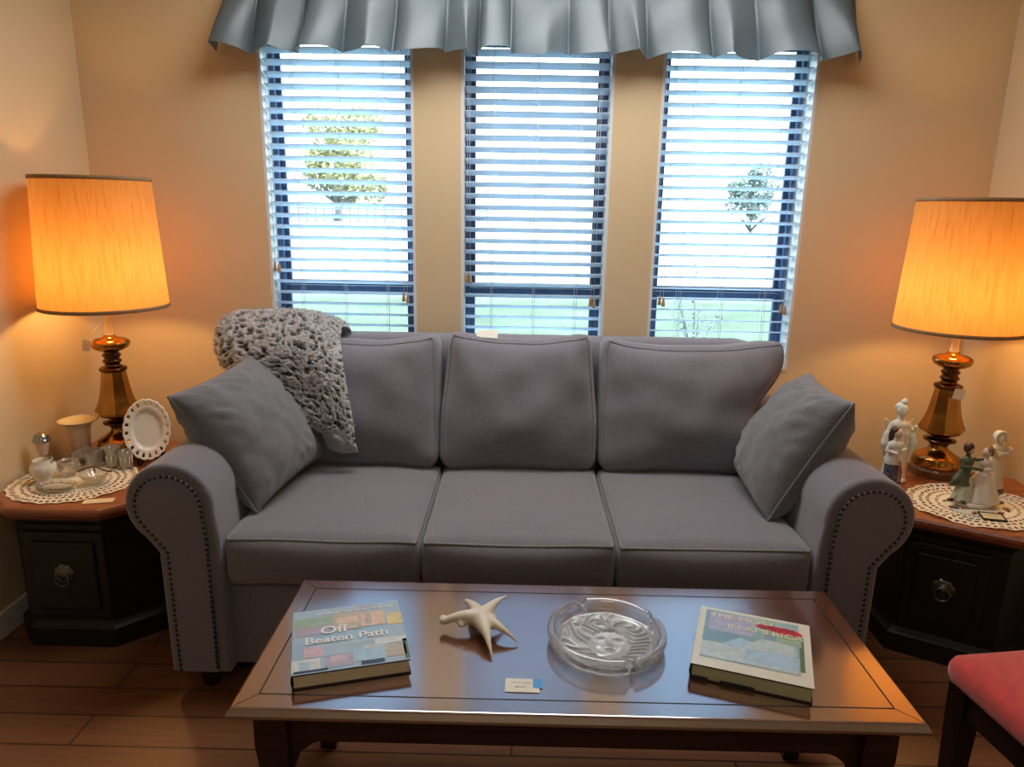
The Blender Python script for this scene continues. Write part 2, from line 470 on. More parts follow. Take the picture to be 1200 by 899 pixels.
# ------------------------------------------------------------------ room shell
XL, XR, YB, ZC = -1.723, 1.838, -4.7, 2.52
WIN = [(-1.027, -.428), (-.245, .345), (.527, 1.121)]
WZ0, WZ1, WT = .79, 2.10, .15
bm = bmesh.new()
xs = [XL-.15] + [v for w in WIN for v in w] + [XR+.15]
for i in range(0, len(xs), 2): box(bm, xs[i], xs[i+1], 0, WT, -.4, ZC)
for a, b in WIN:
    box(bm, a, b, 0, WT, -.4, WZ0); box(bm, a, b, 0, WT, WZ1, ZC)
struct(obj('wall_back', bm, M['wall'], smooth=False))
for nm, args in dict(wall_left=(XL-.15, XL, YB, 0, -.4, ZC), wall_right=(XR, XR+.15, YB, 0, -.4, ZC), wall_front=(XL-.15, XR+.15, YB-.15, YB, -.4, ZC)).items():
    bm = bmesh.new(); box(bm, *args); struct(obj(nm, bm, M['wall'], smooth=False))
bm = bmesh.new(); box(bm, XL-.15, XR+.15, YB-.15, WT, -.1, 0); struct(obj('floor', bm, M['floor'], smooth=False))
bm = bmesh.new(); box(bm, XL-.15, XR+.15, YB-.15, WT, ZC, ZC+.12); struct(obj('ceiling', bm, M['ceiling'], smooth=False))
for nm, args in dict(baseboard_back=(XL, XR, -.014, 0, 0, .09), baseboard_left=(XL, XL+.014, YB, -.014, 0, .09), baseboard_right=(XR-.014, XR, YB, -.014, 0, .09)).items():
    bm = bmesh.new(); box(bm, *args, bev=.004); struct(obj(nm, bm, M['trim'], smooth=False))

# windows with frames and panes
for k, (a, b) in enumerate(WIN):
    w = struct(empty('window_%d' % (k+1), ((a+b)/2, 0, WZ0)))
    h = (b-a)/2; H = WZ1-WZ0
    bm = bmesh.new(); t = .012
    box(bm, -h, -h+t, -.001, .13, 0, H); box(bm, h-t, h, -.001, .13, 0, H); box(bm, -h+t, h-t, -.001, .13, H-t, H); box(bm, -h+t, h-t, -.004, .13, 0, t)
    obj('jamb', bm, M['jamb'], w, smooth=False)
    bm = bmesh.new(); i = h-t; f = .022
    for (x0, x1, z0, z1) in ((-i, -i+f, t, H-t), (i-f, i, t, H-t), (-i+f, i-f, H-t-f, H-t), (-i+f, i-f, t, t+f)):
        box(bm, x0, x1, .085, .14, z0, z1, bev=.003)
    obj('outer_frame', bm, M['bronze'], w, smooth=False)
    zr = 1.10-WZ0
    for s, (z0, z1, y0) in enumerate(((t+f, zr, .095), (zr, H-t-f, .115))):
        bm = bmesh.new(); j = i-f; g = .018
        for (x0, x1, q0, q1) in ((-j, -j+g, z0, z1), (j-g, j, z0, z1), (-j+g, j-g, z1-(.024 if s == 0 else g), z1), (-j+g, j-g, z0, z0+(.022 if s else g))):
            box(bm, x0, x1, y0, y0+.02, q0, q1, bev=.002)
        sa = obj('sash', bm, M['bronze'], w, smooth=False)
        bm = bmesh.new()
        vs = [bm.verts.new(p) for p in ((-j+g, y0+.01, z0+g), (j-g, y0+.01, z0+g), (j-g, y0+.01, z1-g), (-j+g, y0+.01, z1-g))]
        bm.faces.new(vs); obj('pane', bm, M['pane'], sa, smooth=False)

# ------------------------------------------------------------------ blinds (real slats)
def blind(k, tilt, label, tassels):
    a, b = WIN[k]; a += .016; b -= .016
    root = empty('window_blind', ((a+b)/2, .036, WZ0+.02)); h = (b-a)/2
    tag(root, label, 'blind', 'slatted blinds in the three windows')
    H = WZ1-.014-(WZ0+.02)
    bm = bmesh.new(); box(bm, -h, h, -.028, .028, H-.045, H, bev=.003)
    obj('headrail', bm, M['slat'], root, smooth=False)
    bm = bmesh.new(); pitch = .0445; z = H-.075; zs = []
    while z > .04:
        zs.append(z)
        ca, sa = cos(tilt), sin(tilt)
        m = Matrix.Translation((0, 0, z)) @ Matrix.Rotation(-tilt, 4, 'X')
        # slightly crowned slat
        n = 4; top = []; bot = []
        for q in range(n+1):
            yy = -.025+.05*q/n; cz = .0022*(1-(2*q/n-1)**2)
            top.append((yy, cz+.0014)); bot.append((yy, cz-.0014))
        ring = top+bot[::-1]
        A = [bm.verts.new(m @ Vector((-h, y_, z_))) for y_, z_ in ring]; B = [bm.verts.new(m @ Vector((h, y_, z_))) for y_, z_ in ring]
        for q in range(len(ring)): bm.faces.new((A[q], A[(q+1) % len(ring)], B[(q+1) % len(ring)], B[q]))
        bm.faces.new(A[::-1]); bm.faces.new(B)
        z -= pitch
    obj('slats', bm, M['slat'], root, smooth=False)
    bm = bmesh.new(); box(bm, -h, h, -.025, .025, .0, .016, bev=.003); obj('bottom_rail', bm, M['slat'], root, smooth=False)
    for x in (-h*.62, 0, h*.62):
        bm = bmesh.new()
        for y in (-.0265, .0265): tube(bm, [(x, y, .016), (x, y, H-.045)], .0007, 5)
        tube(bm, [(x+.008, -.027, .016), (x+.008, -.027, H-.045)], .0008, 5)
        obj('ladder_cord', bm, M['cord'], root)
    for x, zt in tassels:
        bm = bmesh.new()
        for dx in (-.003, .003): tube(bm, [(x+dx*2, -.034, zt-WZ0-.02), (x+dx, -.034, H-.02)], .0009, 5)
        c = obj('pull_cord', bm, M['cord'], root)
        bm = bmesh.new(); 
        for dx in (-.008, .008):
            lathe(bm, [(.0025, .012), (.005, .006), (.0075, -.022), (.006, -.026)], 10, Matrix.Translation((x+dx, -.034, zt-WZ0-.02-(.006 if dx > 0 else 0))), close=True)
        obj('tassel', bm, M['tassel'], c)
blind(0, math.radians(18), 'white slatted blind in the window above the fur throw', [(.255, 1.075), (-.27, 1.19)])
blind(1, math.radians(21), 'white slatted blind in the middle window between the two wall piers', [(.245, 1.07), (-.265, 1.16)])
blind(2, math.radians(13), 'white slatted blind in the window nearest the right lamp', [(-.245, 1.08), (.255, 1.055)])

# ------------------------------------------------------------------ valance
def valance():
    root = empty('window_valance', (.046, 0, 2.0))
    tag(root, 'grey-blue ruffled fabric valance hanging over the tops of the three windows', 'valance')
    bm = bmesh.new()
    nx, nz = 520, 22; half = 1.17; X0 = .046
    # irregular folds
    random.seed(3)
    edges = [0.]
    while edges[-1] < 1: edges.append(edges[-1]+random.uniform(.050, .105))
    sc = 1/edges[-1]; edges = [e*sc for e in edges]
    amps = [random.uniform(.7, 1.15) for _ in edges]; skew = [random.uniform(-.45, .45) for _ in edges]; lean = [random.uniform(-.03, .03) for _ in edges]
    def fold(u):
        for i in range(len(edges)-1):
            if u <= edges[i+1]+1e-9:
                f = (u-edges[i])/(edges[i+1]-edges[i])
                g = f + skew[i]*f*(1-f)
                return i, f, amps[i]*(sin(PI*g)**.8) 
        return len(edges)-2, 1., 0.
    G = []
    for i in range(nx+1):
        u = i/nx; idx, f, s = fold(u)
        row = []
        for j in range(nz+1):
            v = j/nz                      # 0 top, 1 hem
            x = (2*u-1)*half*(1+.042*v**1.3)
            x += lean[idx]*sin(PI*f)*v + .018*sin(2*PI*f)*v*(1 if idx % 2 else -1)
            dep = .022+.066*v**.8
            y = -.035 - dep*s - .03*v + .006*sin(40*u+5*v)
            end = min(u, 1-u)
            y *= sstep(-.002, .018, end)*.75+.25
            z = .262*(1-v) - .012 + v*(.008*sin(23*u*PI+1)+.010*(s-.5) + .004*sin(61*u))
            row.append(bm.verts.new((x, y, z)))
        G.append(row)
    for i in range(nx):
        for j in range(nz): bm.faces.new((G[i][j], G[i+1][j], G[i+1][j+1], G[i][j+1]))
    obj('gathered_cloth', bm, M['valance'], root)
    bm = bmesh.new(); tube(bm, [(-1.14, -.03, .258), (1.14, -.03, .258)], .011, 12)
    for x in (-1.13, 1.13): box(bm, x-.012, x+.012, -.03, 0, .246, .27)
    obj('curtain_rod', bm, M['trim'], root)
valance()

# ------------------------------------------------------------------ sofa
def build_sofa():
    root = empty('sofa', (.005, 0, 0))
    tag(root, 'charcoal grey three-seat sofa with rolled nailhead arms below the windows', 'sofa')
    # frame
    bm = bmesh.new()
    box(bm, -.86, .86, -1.055, -.20, .075, .355, bev=.015)
    obj('base_frame', bm, M['sofa'], root, sharp=40)
    bm = bmesh.new()
    def fr(p):
        q = rbox(p, (.93, .085, .435), .05)
        q.z += .51 + .0; q.y += -.215 + (q.z-.5)*.12
        return q
    cube_grid(bm, (24, 6, 14), fr); obj('backrest', bm, M['sofa'], root)
    # arms
    for s in (-1, 1):
        cx, cz, r = .98, .605, .125
        out = [(.846, .075), (.846, .50)]
        for i in range(33):
            a = math.radians(-8 + (232+8)*i/32)          # from inner side over the top to the outer underside
            out.append((cx - r*cos(a), cz + r*sin(a)))
        out += [(1.022, .46), (1.018, .075)]
        bm = bmesh.new()
        prof = [(-1.098, .012), (-1.102, .004), (-1.103, .02)]
        y0, y1 = -1.10, -.19
        F = [bm.verts.new((s*x, y0, z)) for x, z in out]; B = [bm.verts.new((s*x, y1, z)) for x, z in out]
        n = len(out)
        for i in range(n): bm.faces.new((F[i], F[(i+1) % n], B[(i+1) % n], B[i]))
        ff = bm.faces.new(F); bm.faces.new(B[::-1])
        bmesh.ops.recalc_face_normals(bm, faces=bm.faces[:])
        bmesh.ops.bevel(bm, geom=[e for e in ff.edges], offset=.014, segments=3, affect='EDGES', profile=.6)
        arm = obj('arm', bm, M['sofa'], root, sharp=50)
        # scroll panel on the front
        def inset(pts, d):
            c = []
            m_ = len(pts)
            for i in range(m_):
                p0, p1, p2 = Vector(pts[i-1]), Vector(pts[i]), Vector(pts[(i+1) % m_])
                e = (p2-p0).normalized(); nrm = Vector((-e.y, e.x))
                c.append((p1+nrm*d))
            return c
        core = []
        core += [(.878, .08), (.880, .52)]
        for i in range(29):
            a = math.radians(-2 + 226*i/28); core.append((cx - .092*cos(a), cz + .092*sin(a)))
        core += [(.992, .47), (.988, .08)]
        bm = bmesh.new()
        F = [bm.verts.new((s*x, -1.108, z)) for x, z in core]; B = [bm.verts.new((s*x, -1.095, z)) for x, z in core]
        n = len(core)
        for i in range(n): bm.faces.new((F[i], F[(i+1) % n], B[(i+1) % n], B[i]))
        ff = bm.faces.new(F); bmesh.ops.bevel(bm, geom=list(ff.edges), offset=.005, segments=2, affect='EDGES')
        obj('scroll_panel', bm, M['sofa'], arm, sharp=50)
        # nail heads along the scroll outline
        path = [Vector((s*x, -1.107, z)) for x, z in core]
        L_ = [0]
        for p, q in zip(path, path[1:]): L_.append(L_[-1]+(q-p).length)
        bm = bmesh.new(); d = .02
        while d < L_[-1]:
            for i in range(len(path)-1):
                if L_[i] <= d <= L_[i+1]:
                    p = path[i].lerp(path[i+1], (d-L_[i])/(L_[i+1]-L_[i])); break
            ball(bm, p, (.0055, .005, .0055), 8); d += .0165
        obj('nailhead_trim', bm, M['nail'], arm)
    # seat cushions
    xs = [-.846, -.279, .285, .846]
    for i in range(3):
        a, b = xs[i]+.002, xs[i+1]-.002
        cx = (a+b)/2; half = ((b-a)/2, .325, .076)
        def fs(p, cx=cx, half=half, i=i):
            q = rbox(p, half, .030)
            u, v = p.x, p.y
            if p.z > 0: q.z += .022*(1-abs(u)**2.5)*(1-abs(v)**3)*max(0, p.z)
            if p.y < 0: q.y -= .018*(1-u*u)*(1-p.z*p.z)*-p.y
            q.z += .004*noise.noise(Vector((q.x*5+i*7, q.y*5, 0)))
            return q + Vector((cx, -.765, .432))
        bm = bmesh.new(); cube_grid(bm, (26, 26, 8), fs)
        c = obj('seat_cushion', bm, M['sofa'], root)
        bm = bmesh.new(); n = 40
        loop = [Vector((-1, 1-2*t/n, 1)) for t in range(n)] + [Vector((-1+2*t/n, -1, 1)) for t in range(n)] + [Vector((1, -1+2*t/n, 1)) for t in range(n+1)]
        tube(bm, [fs(p)+Vector((0, 0, 0)) for p in loop], .0042, 6)
        loop = [Vector((-1+2*t/n, -1, -1)) for t in range(n+1)]
        tube(bm, [fs(p) for p in loop], .0042, 6)
        obj('piping', bm, M['piping'], c)
    # back cushions
    spec = [(-.86, -.290, -.10, 0., .0), (-.288, .282, 0., 0., .012), (.288, .86, 0., .10, .0)]
    for i, (a, b, la, lb, dz) in enumerate(spec):
        def fb(p, a=a, b=b, la=la, lb=lb, dz=dz, i=i):
            half = ((b-a)/2, .10, .245)
            q = rbox(p, half, .055)
            u, w = p.x, p.z
            # plump front
            if p.y < 0: q.y -= .065*(1-abs(u)**2.4)*(1-abs(w)**2.6)*-p.y
            # crown on the top edge, sagging middle
            top = sstep(.3, 1, w)
            q.z += dz*top - .026*top*(1-u*u)*(1 if i != 1 else .9) + .012*top*abs(u)**6
            # narrower shoulders
            q.x *= 1 - (.09 if i == 1 else .03)*sstep(-.4, 1, w) 
            e = sstep(.45, .85, (q.z+.245)/.49)
            q.x += (la*max(0, -u) + lb*max(0, u))*e
            # creases
            q.y += .017*noise.noise(Vector((q.x*7+i*11, q.z*8, 3)))*(1 if p.y < 0 else 0)
            cr = max(0, w)*max(0, 1-abs(abs(u)-.82)/.3)
            q.y += .013*cr*sin(38*q.x+24*q.z+i*2)*(1 if p.y < 0 else 0)
            q.z -= .004*noise.noise(Vector((q.x*9, i, 0)))*top
            ang = math.radians(13)
            y = q.y*cos(ang) + (q.z+.245)*sin(ang); z = -q.y*sin(ang)*.6 + q.z*cos(ang)
            return Vector(((a+b)/2+q.x, -.435+y, .735+z))
        bm = bmesh.new(); cube_grid(bm, (30, 8, 26), fb)
        c = obj('back_cushion', bm, M['sofa'], root)
        bm = bmesh.new(); n = 36
        for yy in (-1, 1):
            loop = [Vector((-1, yy, -1+2*t/n)) for t in range(n)] + [Vector((-1+2*t/n, yy, 1)) for t in range(n)] + [Vector((1, yy, 1-2*t/n)) for t in range(n+1)]
            tube(bm, [fb(p) for p in loop], .0045, 6)
        obj('piping', bm, M['sofa'], c)
    for x in (-.93, .93):
        for y in (-1.04, -.27):
            bm = bmesh.new(); lathe(bm, [(.022, 0), (.034, .05), (.036, .078)], 12, Matrix.Translation((x, y, 0)), close=True)
            obj('foot', bm, M['foot'], root)
build_sofa()

# price tag on the middle back cushion
bm = bmesh.new()
m = Matrix.Translation((-.118, -.372, .984)) @ Matrix.Rotation(math.radians(-6), 4, 'Z') @ Matrix.Rotation(math.radians(38), 4, 'X')
n = 6; R = []
for i in range(n+1):
    for j in range(2):
        u = i/n; R.append(bm.verts.new(m @ Vector(((u-.5)*.078, (j-.5)*.038, .003*sin(PI*u)))))
for i in range(n): bm.faces.new((R[2*i], R[2*i+2], R[2*i+3], R[2*i+1]))
tag(obj('price_tag', bm, M['paper']), 'small white paper tag lying on top of the middle back cushion', 'tag')

# ------------------------------------------------------------------ throw pillows
def throw_pillow(label, center, e1, e2, size, T, seed):
    e1 = Vector(e1).normalized(); e2 = Vector(e2); e2 = (e2-e1*e2.dot(e1)).normalized(); nn = e1.cross(e2)
    rot = Matrix((e1, e2, nn)).transposed().to_4x4()
    root = empty('throw_pillow', center); root.matrix_world = Matrix.Translation(center) @ rot
    tag(root, label, 'pillow', 'slate throw pillows on the sofa')
    bm = bmesh.new(); n = 44; a = size/2
    def P(u, v, sg):
        x = a*u*(1-.06*(1-v*v)*abs(u)**3); y = a*v*(1-.06*(1-u*u)*abs(v)**3)
        w = max(0, (1-u*u))*max(0, (1-v*v))
        t = T*(w**.42)
        nz = noise.noise(Vector((u*2.2+seed, v*2.2, sg*3)))
        t *= 1+.10*nz
        # tension creases running in from the corners
        rc = abs(abs(u)-abs(v)); ed = max(abs(u), abs(v))
        t += .022*noise.noise(Vector(((u*v)*3.2+seed, (abs(u)-abs(v))*7, sg*2+seed)))*sstep(.35, .85, ed)*(w**.3)
        t += .006*noise.noise(Vector((u*6, v*6, seed+sg)))*w**.3
        return Vector((x, y, sg*max(0.0, t)))
    G = {}
    for sg in (1, -1):
        for i in range(n+1):
            for j in range(n+1):
                u = sin(PI/2*(2*i/n-1)); v = sin(PI/2*(2*j/n-1))
                border = i in (0, n) or j in (0, n)
                if border and sg < 0: G[(sg, i, j)] = G[(1, i, j)]; continue
                G[(sg, i, j)] = bm.verts.new(P(u, v, sg))
        for i in range(n):
            for j in range(n):
                q = [G[(sg, i, j)], G[(sg, i+1, j)], G[(sg, i+1, j+1)], G[(sg, i, j+1)]]
                bm.faces.new(q if sg > 0 else q[::-1])
    obj('pillow_cover', bm, M['pillow'], root)
    bm = bmesh.new(); loop = []
    for k in range(4*n):
        s_, t_ = divmod(k, n); f = sin(PI/2*(2*t_/n-1))
        u, v = [(f, -1), (1, f), (-f, 1), (-1, -f)][s_]
        q = P(u, v, 1); q.z = 0; loop.append(q)
    tube(bm, loop, .0045, 6, closed=True)
    obj('piping', bm, M['pillow'], root)
    return root
throw_pillow('slate grey throw pillow leaning on the sofa arm under the fur throw', (-.868, -.722, .716), (.25, -.02, -.36), (.09, .42, .035), .43, .125, 1.)
throw_pillow('slate grey throw pillow leaning on the sofa arm beside the porcelain figurines', (.890, -.712, .704), (-.20, .01, -.36), (.03, .43, -.02), .43, .125, 5.)

# ------------------------------------------------------------------ fur throw
def fur_throw():
    root = empty('throw_blanket', (-.8, -.4, .95))
    tag(root, 'speckled grey knobby fur throw draped over the sofa back cushion', 'blanket')
    o0 = Vector((-.8, -.4, .95))
    # rows run from behind the cushion over its top and down the front; columns from left to right (metres)
    rows = [
        [(-1.00, -.15, .80), (-.98, -.15, .80), (-.88, -.15, .80), (-.76, -.15, .82), (-.66, -.16, .84)],
        [(-1.08, -.18, .94), (-1.03, -.16, .95), (-.88, -.16, .965), (-.76, -.18, .96), (-.655, -.2, .955)],
        [(-1.11, -.26, .985), (-1.04, -.27, 1.025), (-.89, -.29, 1.035), (-.77, -.31, 1.020), (-.655, -.33, 1.0)],
        [(-1.12, -.33, .955), (-1.04, -.38, .995), (-.88, -.40, 1.012), (-.76, -.41, 1.000), (-.640, -.43, .975)],
        [(-1.11, -.37, .885), (-1.03, -.44, .915), (-.86, -.485, .945), (-.74, -.50, .945), (-.620, -.50, .925)],
        [(-1.05, -.38, .83), (-.96, -.47, .85), (-.80, -.535, .880), (-.70, -.545, .875), (-.600, -.545, .85)],
        [(-.96, -.40, .82), (-.88, -.50, .815), (-.74, -.57, .805), (-.66, -.575, .795), (-.580, -.575, .765)],
        [(-.84, -.46, .775), (-.79, -.55, .75), (-.71, -.595, .73), (-.64, -.60, .71), (-.565, -.595, .685)],
        [(-.765, -.50, .70), (-.735, -.565, .69), (-.68, -.60, .675), (-.62, -.605, .645), (-.560, -.60, .622)],
    ]
    Rr = [[Vector(p) for p in r] for r in rows]
    nu, nv = 150, 240
    def S(u, v):
        cols = [catmull(r, u*4) for r in Rr]
        return catmull(cols, v*8)
    bm = bmesh.new(); lay = bm.verts.layers.float.new('knob')
    def knob(p, u, v):
        q = Vector((u*21+.9*noise.noise(Vector((u*9, v*9, 0))), v*44+.9*noise.noise(Vector((u*9, v*9, 5))), 0))
        d = noise.voronoi(q)[0]
        return sstep(.22, .62, d[0]*(1+.35*noise.noise(q*.7)))
    G = {}
    eps = 1e-3
    for sd in (0, 1):
        for i in range(nu+1):
            for j in range(nv+1):
                u, v = i/nu, j/nv
                p = S(u, v)
                du = S(min(1, u+eps), v)-S(max(0, u-eps), v); dv = S(u, min(1, v+eps))-S(u, max(0, v-eps))
                nr = du.cross(dv).normalized()
                if nr.y > 0 and v > .35: nr = -nr
                k = knob(p, u, v)
                ed = min(1, min(u, 1-u)*14, min(v, 1-v)*22)**.5
                fold = .016*sin(u*9+v*5)*sin(v*7)*(1 if v > .3 else .4)
                jit = .005*noise.noise(p*140)
                off = ((.006+.013*k+jit)*ed if sd == 0 else -.014*ed) + fold
                # outward = away from cushion
                out = nr if nr.dot(Vector((0, -1, .6))) > 0 else -nr
                vv = bm.verts.new(p + out*off - o0); vv[lay] = k if sd == 0 else .3
                G[(sd, i, j)] = vv
        for i in range(nu):
            for j in range(nv):
                q = [G[(sd, i, j)], G[(sd, i+1, j)], G[(sd, i+1, j+1)], G[(sd, i, j+1)]]
                bm.faces.new(q if sd else q[::-1])
    for j in range(nv):
        for i in (0, nu): bm.faces.new((G[(0, i, j)], G[(0, i, j+1)], G[(1, i, j+1)], G[(1, i, j)]))
    for i in range(nu):
        for j in (0, nv): bm.faces.new((G[(0, i, j)], G[(0, i+1, j)], G[(1, i+1, j)], G[(1, i, j)]))
    # short tufts along the silhouette
    random.seed(11)
    for _ in range(14000):
        i = random.randint(0, nu-1); j = random.randint(0, nv-1)
        a = G[(0, i, j)]; b = G[(0, i+1, j)]; c = G[(0, i, j+1)]
        nrm = (b.co-a.co).cross(c.co-a.co)
        if nrm.length < 1e-9: continue
        nrm.normalize()
        if nrm.dot(a.co-G[(1, i, j)].co) < 0: nrm = -nrm
        d = (nrm + Vector((random.uniform(-.8, .8), random.uniform(-.8, .8), random.uniform(-.8, .8)))).normalized()
        sd = d.orthogonal().normalized()*.0016
        t = bm.verts.new(a.co + d*random.uniform(.006, .012)); p = bm.verts.new(a.co+sd); q = bm.verts.new(a.co-sd)
        kk = min(1, a[lay]+random.uniform(-.1, .35))
        t[lay] = kk; p[lay] = a[lay]; q[lay] = a[lay]
        bm.faces.new((p, q, t))
    obj('fur_side', bm, M['fur'], root, recalc=False)
    # turned-up pale lining at the lower corner
    rows = [[(-.70, -.565, .70), (-.64, -.60, .70), (-.57, -.60, .67)], [(-.68, -.585, .655), (-.62, -.615, .65), (-.555, -.605, .62)], [(-.665, -.575, .60), (-.61, -.60, .595), (-.555, -.59, .597)]]
    Rr2 = [[Vector(p) for p in r] for r in rows]
    bm = bmesh.new(); n = 30; G = {}
    for sd in (0, 1):
        for i in range(n+1):
            for j in range(n+1):
                u, v = i/n, j/n
                p = catmull([catmull(r, u*2) for r in Rr2], v*2)
                ed = min(1, min(u, 1-u)*8, min(v, 1-v)*8)**.5
                p.y += (-.012 if sd == 0 else .012)*ed + .003*noise.noise(p*60)
                G[(sd, i, j)] = bm.verts.new(p-o0)
        for i in range(n):
            for j in range(n): bm.faces.new((G[(sd, i, j)], G[(sd, i+1, j)], G[(sd, i+1, j+1)], G[(sd, i, j+1)]))
    for i in range(n):
        for j in (0, n):
            bm.faces.new((G[(0, i, j)], G[(0, i+1, j)], G[(1, i+1, j)], G[(1, i, j)])); bm.faces.new((G[(0, j, i)], G[(0, j, i+1)], G[(1, j, i+1)], G[(1, j, i)]))
    o = obj('lining', bm, M['lining'], root); o['label'] = 'pale smooth underside of the throw'
fur_throw()

# ------------------------------------------------------------------ coffee table
TZ = .46
def coffee_table():
    root = empty('coffee_table', (.1285, -1.483, 0))
    tag(root, 'long dark cherry wood coffee table with a grooved border in front of the sofa', 'table')
    hx, hy = .70, .263
    rect = [(-hx, -hy), (hx, -hy), (hx, hy), (-hx, hy)]
    bm = bmesh.new()
    stack_poly(bm, rect, [(.030, .418), (.022, .420), (.012, .428), (.003, .436), (0, .440), (0, .446), (.006, .4565), (.010, TZ-.0005), (.012, TZ)])
    obj('table_top', bm, M['table'], root, smooth=False)
    bm = bmesh.new(); g = .052; w = .0016; z = TZ+.0004
    def strip(p, q):
        p, q = Vector(p), Vector(q); d = (q-p).normalized(); nn = Vector((-d.y, d.x))*w
        bm.faces.new([bm.verts.new((c.x, c.y, z)) for c in (p+nn, p-nn, q-nn, q+nn)])
    c = [(-hx+g, -hy+g), (hx-g, -hy+g), (hx-g, hy-g), (-hx+g, hy-g)]
    for i in range(4): strip(c[i], c[(i+1) % 4])
    w = .0006
    for (x, y), (x2, y2) in zip(c, [(-hx+.012, -hy+.012), (hx-.012, -hy+.012), (hx-.012, hy-.012), (-hx+.012, hy-.012)]): strip((x, y), (x2, y2))
    obj('groove_and_miter_lines', bm, M['groove_line'], root, smooth=False)  # groove drawn flat, its shade painted dark; corner strips are miter joints
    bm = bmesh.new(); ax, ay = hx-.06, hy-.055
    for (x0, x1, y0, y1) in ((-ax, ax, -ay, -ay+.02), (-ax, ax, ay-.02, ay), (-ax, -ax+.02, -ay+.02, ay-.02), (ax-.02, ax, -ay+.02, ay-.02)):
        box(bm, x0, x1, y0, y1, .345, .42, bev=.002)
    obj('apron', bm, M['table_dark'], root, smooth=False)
    for sx in (-1, 1):
        for sy in (-1, 1):
            bm = bmesh.new(); x, y = sx*(hx-.075), sy*(hy-.07)
            prof = [(.020, 0.), (.022, .05), (.030, .30), (.034, .345), (.034, .42)]
            rings = []
            for r, z in prof: rings.append([bm.verts.new((x+a*r, y+b*r, z)) for a, b in ((-1, -1), (1, -1), (1, 1), (-1, 1))])
            for a, b in zip(rings, rings[1:]):
                for i in range(4): bm.faces.new((a[i], a[(i+1) % 4], b[(i+1) % 4], b[i]))
            bm.faces.new(rings[0][::-1]); bm.faces.new(rings[-1])
            # curved bracket beside the leg
            pts = [(0, .345), (.07, .345), (.045, .335), (.022, .315), (.008, .28), (0, .25)]
            xx = x - sx*.031
            A = [bm.verts.new((xx - sx*px, y-.01, pz)) for px, pz in pts]; B = [bm.verts.new((xx - sx*px, y+.01, pz)) for px, pz in pts]
            for i in range(len(pts)): bm.faces.new((A[i], A[(i+1) % len(pts)], B[(i+1) % len(pts)], B[i]))
            bm.faces.new(A); bm.faces.new(B[::-1])
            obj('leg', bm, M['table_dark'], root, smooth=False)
coffee_table()

# ------------------------------------------------------------------ books
def patch(bm, x0, x1, y0, y1, z, mi):
    f = bm.faces.new([bm.verts.new(p) for p in ((x0, y0, z), (x1, y0, z), (x1, y1, z), (x0, y1, z))]); f.material_index = mi

def put_text(name, body, size, x, y, z, m, parent, bold=0., sx=1., rz=0.):
    me = text_mesh(body, size, .0003, bold)
    me.transform(Matrix.Translation((x, y, z)) @ Matrix.Rotation(rz, 4, 'Z') @ Matrix.Diagonal((sx, 1, 1, 1)))
    return link(name, me, m, parent, smooth=False)

def book(name, label, loc, rz, W, D, T, cover, pages, rounded):
    root = empty(name, loc, rz); tag(root, label, 'book', 'hardback books lying on the coffee table')
    bm = bmesh.new()
    box(bm, -W/2, W/2, -D/2, D/2, 0, .003, bev=.001); box(bm, -W/2, W/2, -D/2, D/2, T-.003, T, bev=.001)
    # rounded spine on the left
    n = 8; pr = [( -W/2+.006 - .008*sin(PI*i/n), T*i/n) for i in range(n+1)]
    A = [bm.verts.new((x, -D/2, z)) for x, z in pr]; B = [bm.verts.new((x, D/2, z)) for x, z in pr]
    for i in range(n): bm.faces.new((A[i], A[i+1], B[i+1], B[i]))
    obj('cover_boards', bm, M['boards'], root, smooth=False)
    bm = bmesh.new(); box(bm, -W/2+.004, W/2-.004, -D/2+.003, D/2-.003, .003, T-.003)
    obj('page_block', bm, pages, root, smooth=False)
    bm = bmesh.new(); patch(bm, -W/2, W/2, -D/2, D/2, T+.0005, 0)
    # jacket flap edges wrap down the spine and the fore edge
    for x in (-W/2-.0006, ):
        v = [bm.verts.new(p) for p in ((x, -D/2, T), (x, D/2, T), (x-.0005, D/2, T*.5), (x-.0005, -D/2, T*.5))]; bm.faces.new(v)
    jk = obj('jacket', bm, cover, root, smooth=False)
    return root, jk

r, jk = book('travel_book', 'blue hardback book titled Off the Beaten Path on the coffee table', (-.371, -1.532, TZ+.0006), math.radians(16), .246, .246, .034, M['cover_blue'], M['pages'], True)
z = .0352
bm = bmesh.new(); W = .246
def pf(x0, x1, y0, y1, k, dz=0): patch(bm, (x0-.5)*W, (x1-.5)*W, (.5-y1)*W, (.5-y0)*W, z+dz, k)
# collage of small landscape pictures (x from the spine, y from the top edge)
pf(.00, .36, .14, .30, 5); pf(.02, .34, .30, .44, 6); pf(.36, .62, .12, .42, 4); pf(.62, .84, .16, .40, 0); pf(.86, 1.0, .22, .42, 1)
pf(.40, .60, .20, .30, 0, .0001); pf(.66, .72, .18, .36, 4, .0001); pf(.10, .27, .62, .78, 2); pf(.00, .24, .80, .97, 3); pf(.06, .15, .83, .95, 7, .0001)
pf(.28, .52, .78, .96, 6); pf(.33, .47, .80, .90, 2, .0001); pf(.52, .80, .72, .93, 7); pf(.60, .78, .70, .76, 8, .0001); pf(.80, .98, .74, .92, 4); pf(.72, 1.0, .63, .72, 3)
pf(.58, .78, .93, .985, 9); pf(.02, .30, .955, .985, 9, .0001); pf(.96, 1.0, .68, .98, 10)
obj('cover_pictures', bm, [M[k] for k in ('pic_orange', 'pic_yellow', 'pic_pink', 'pic_white', 'pic_sand', 'pic_green', 'pic_lilac', 'pic_sky', 'pic_pale', 'pic_navy', 'pic_darkgreen')], jk, smooth=False)
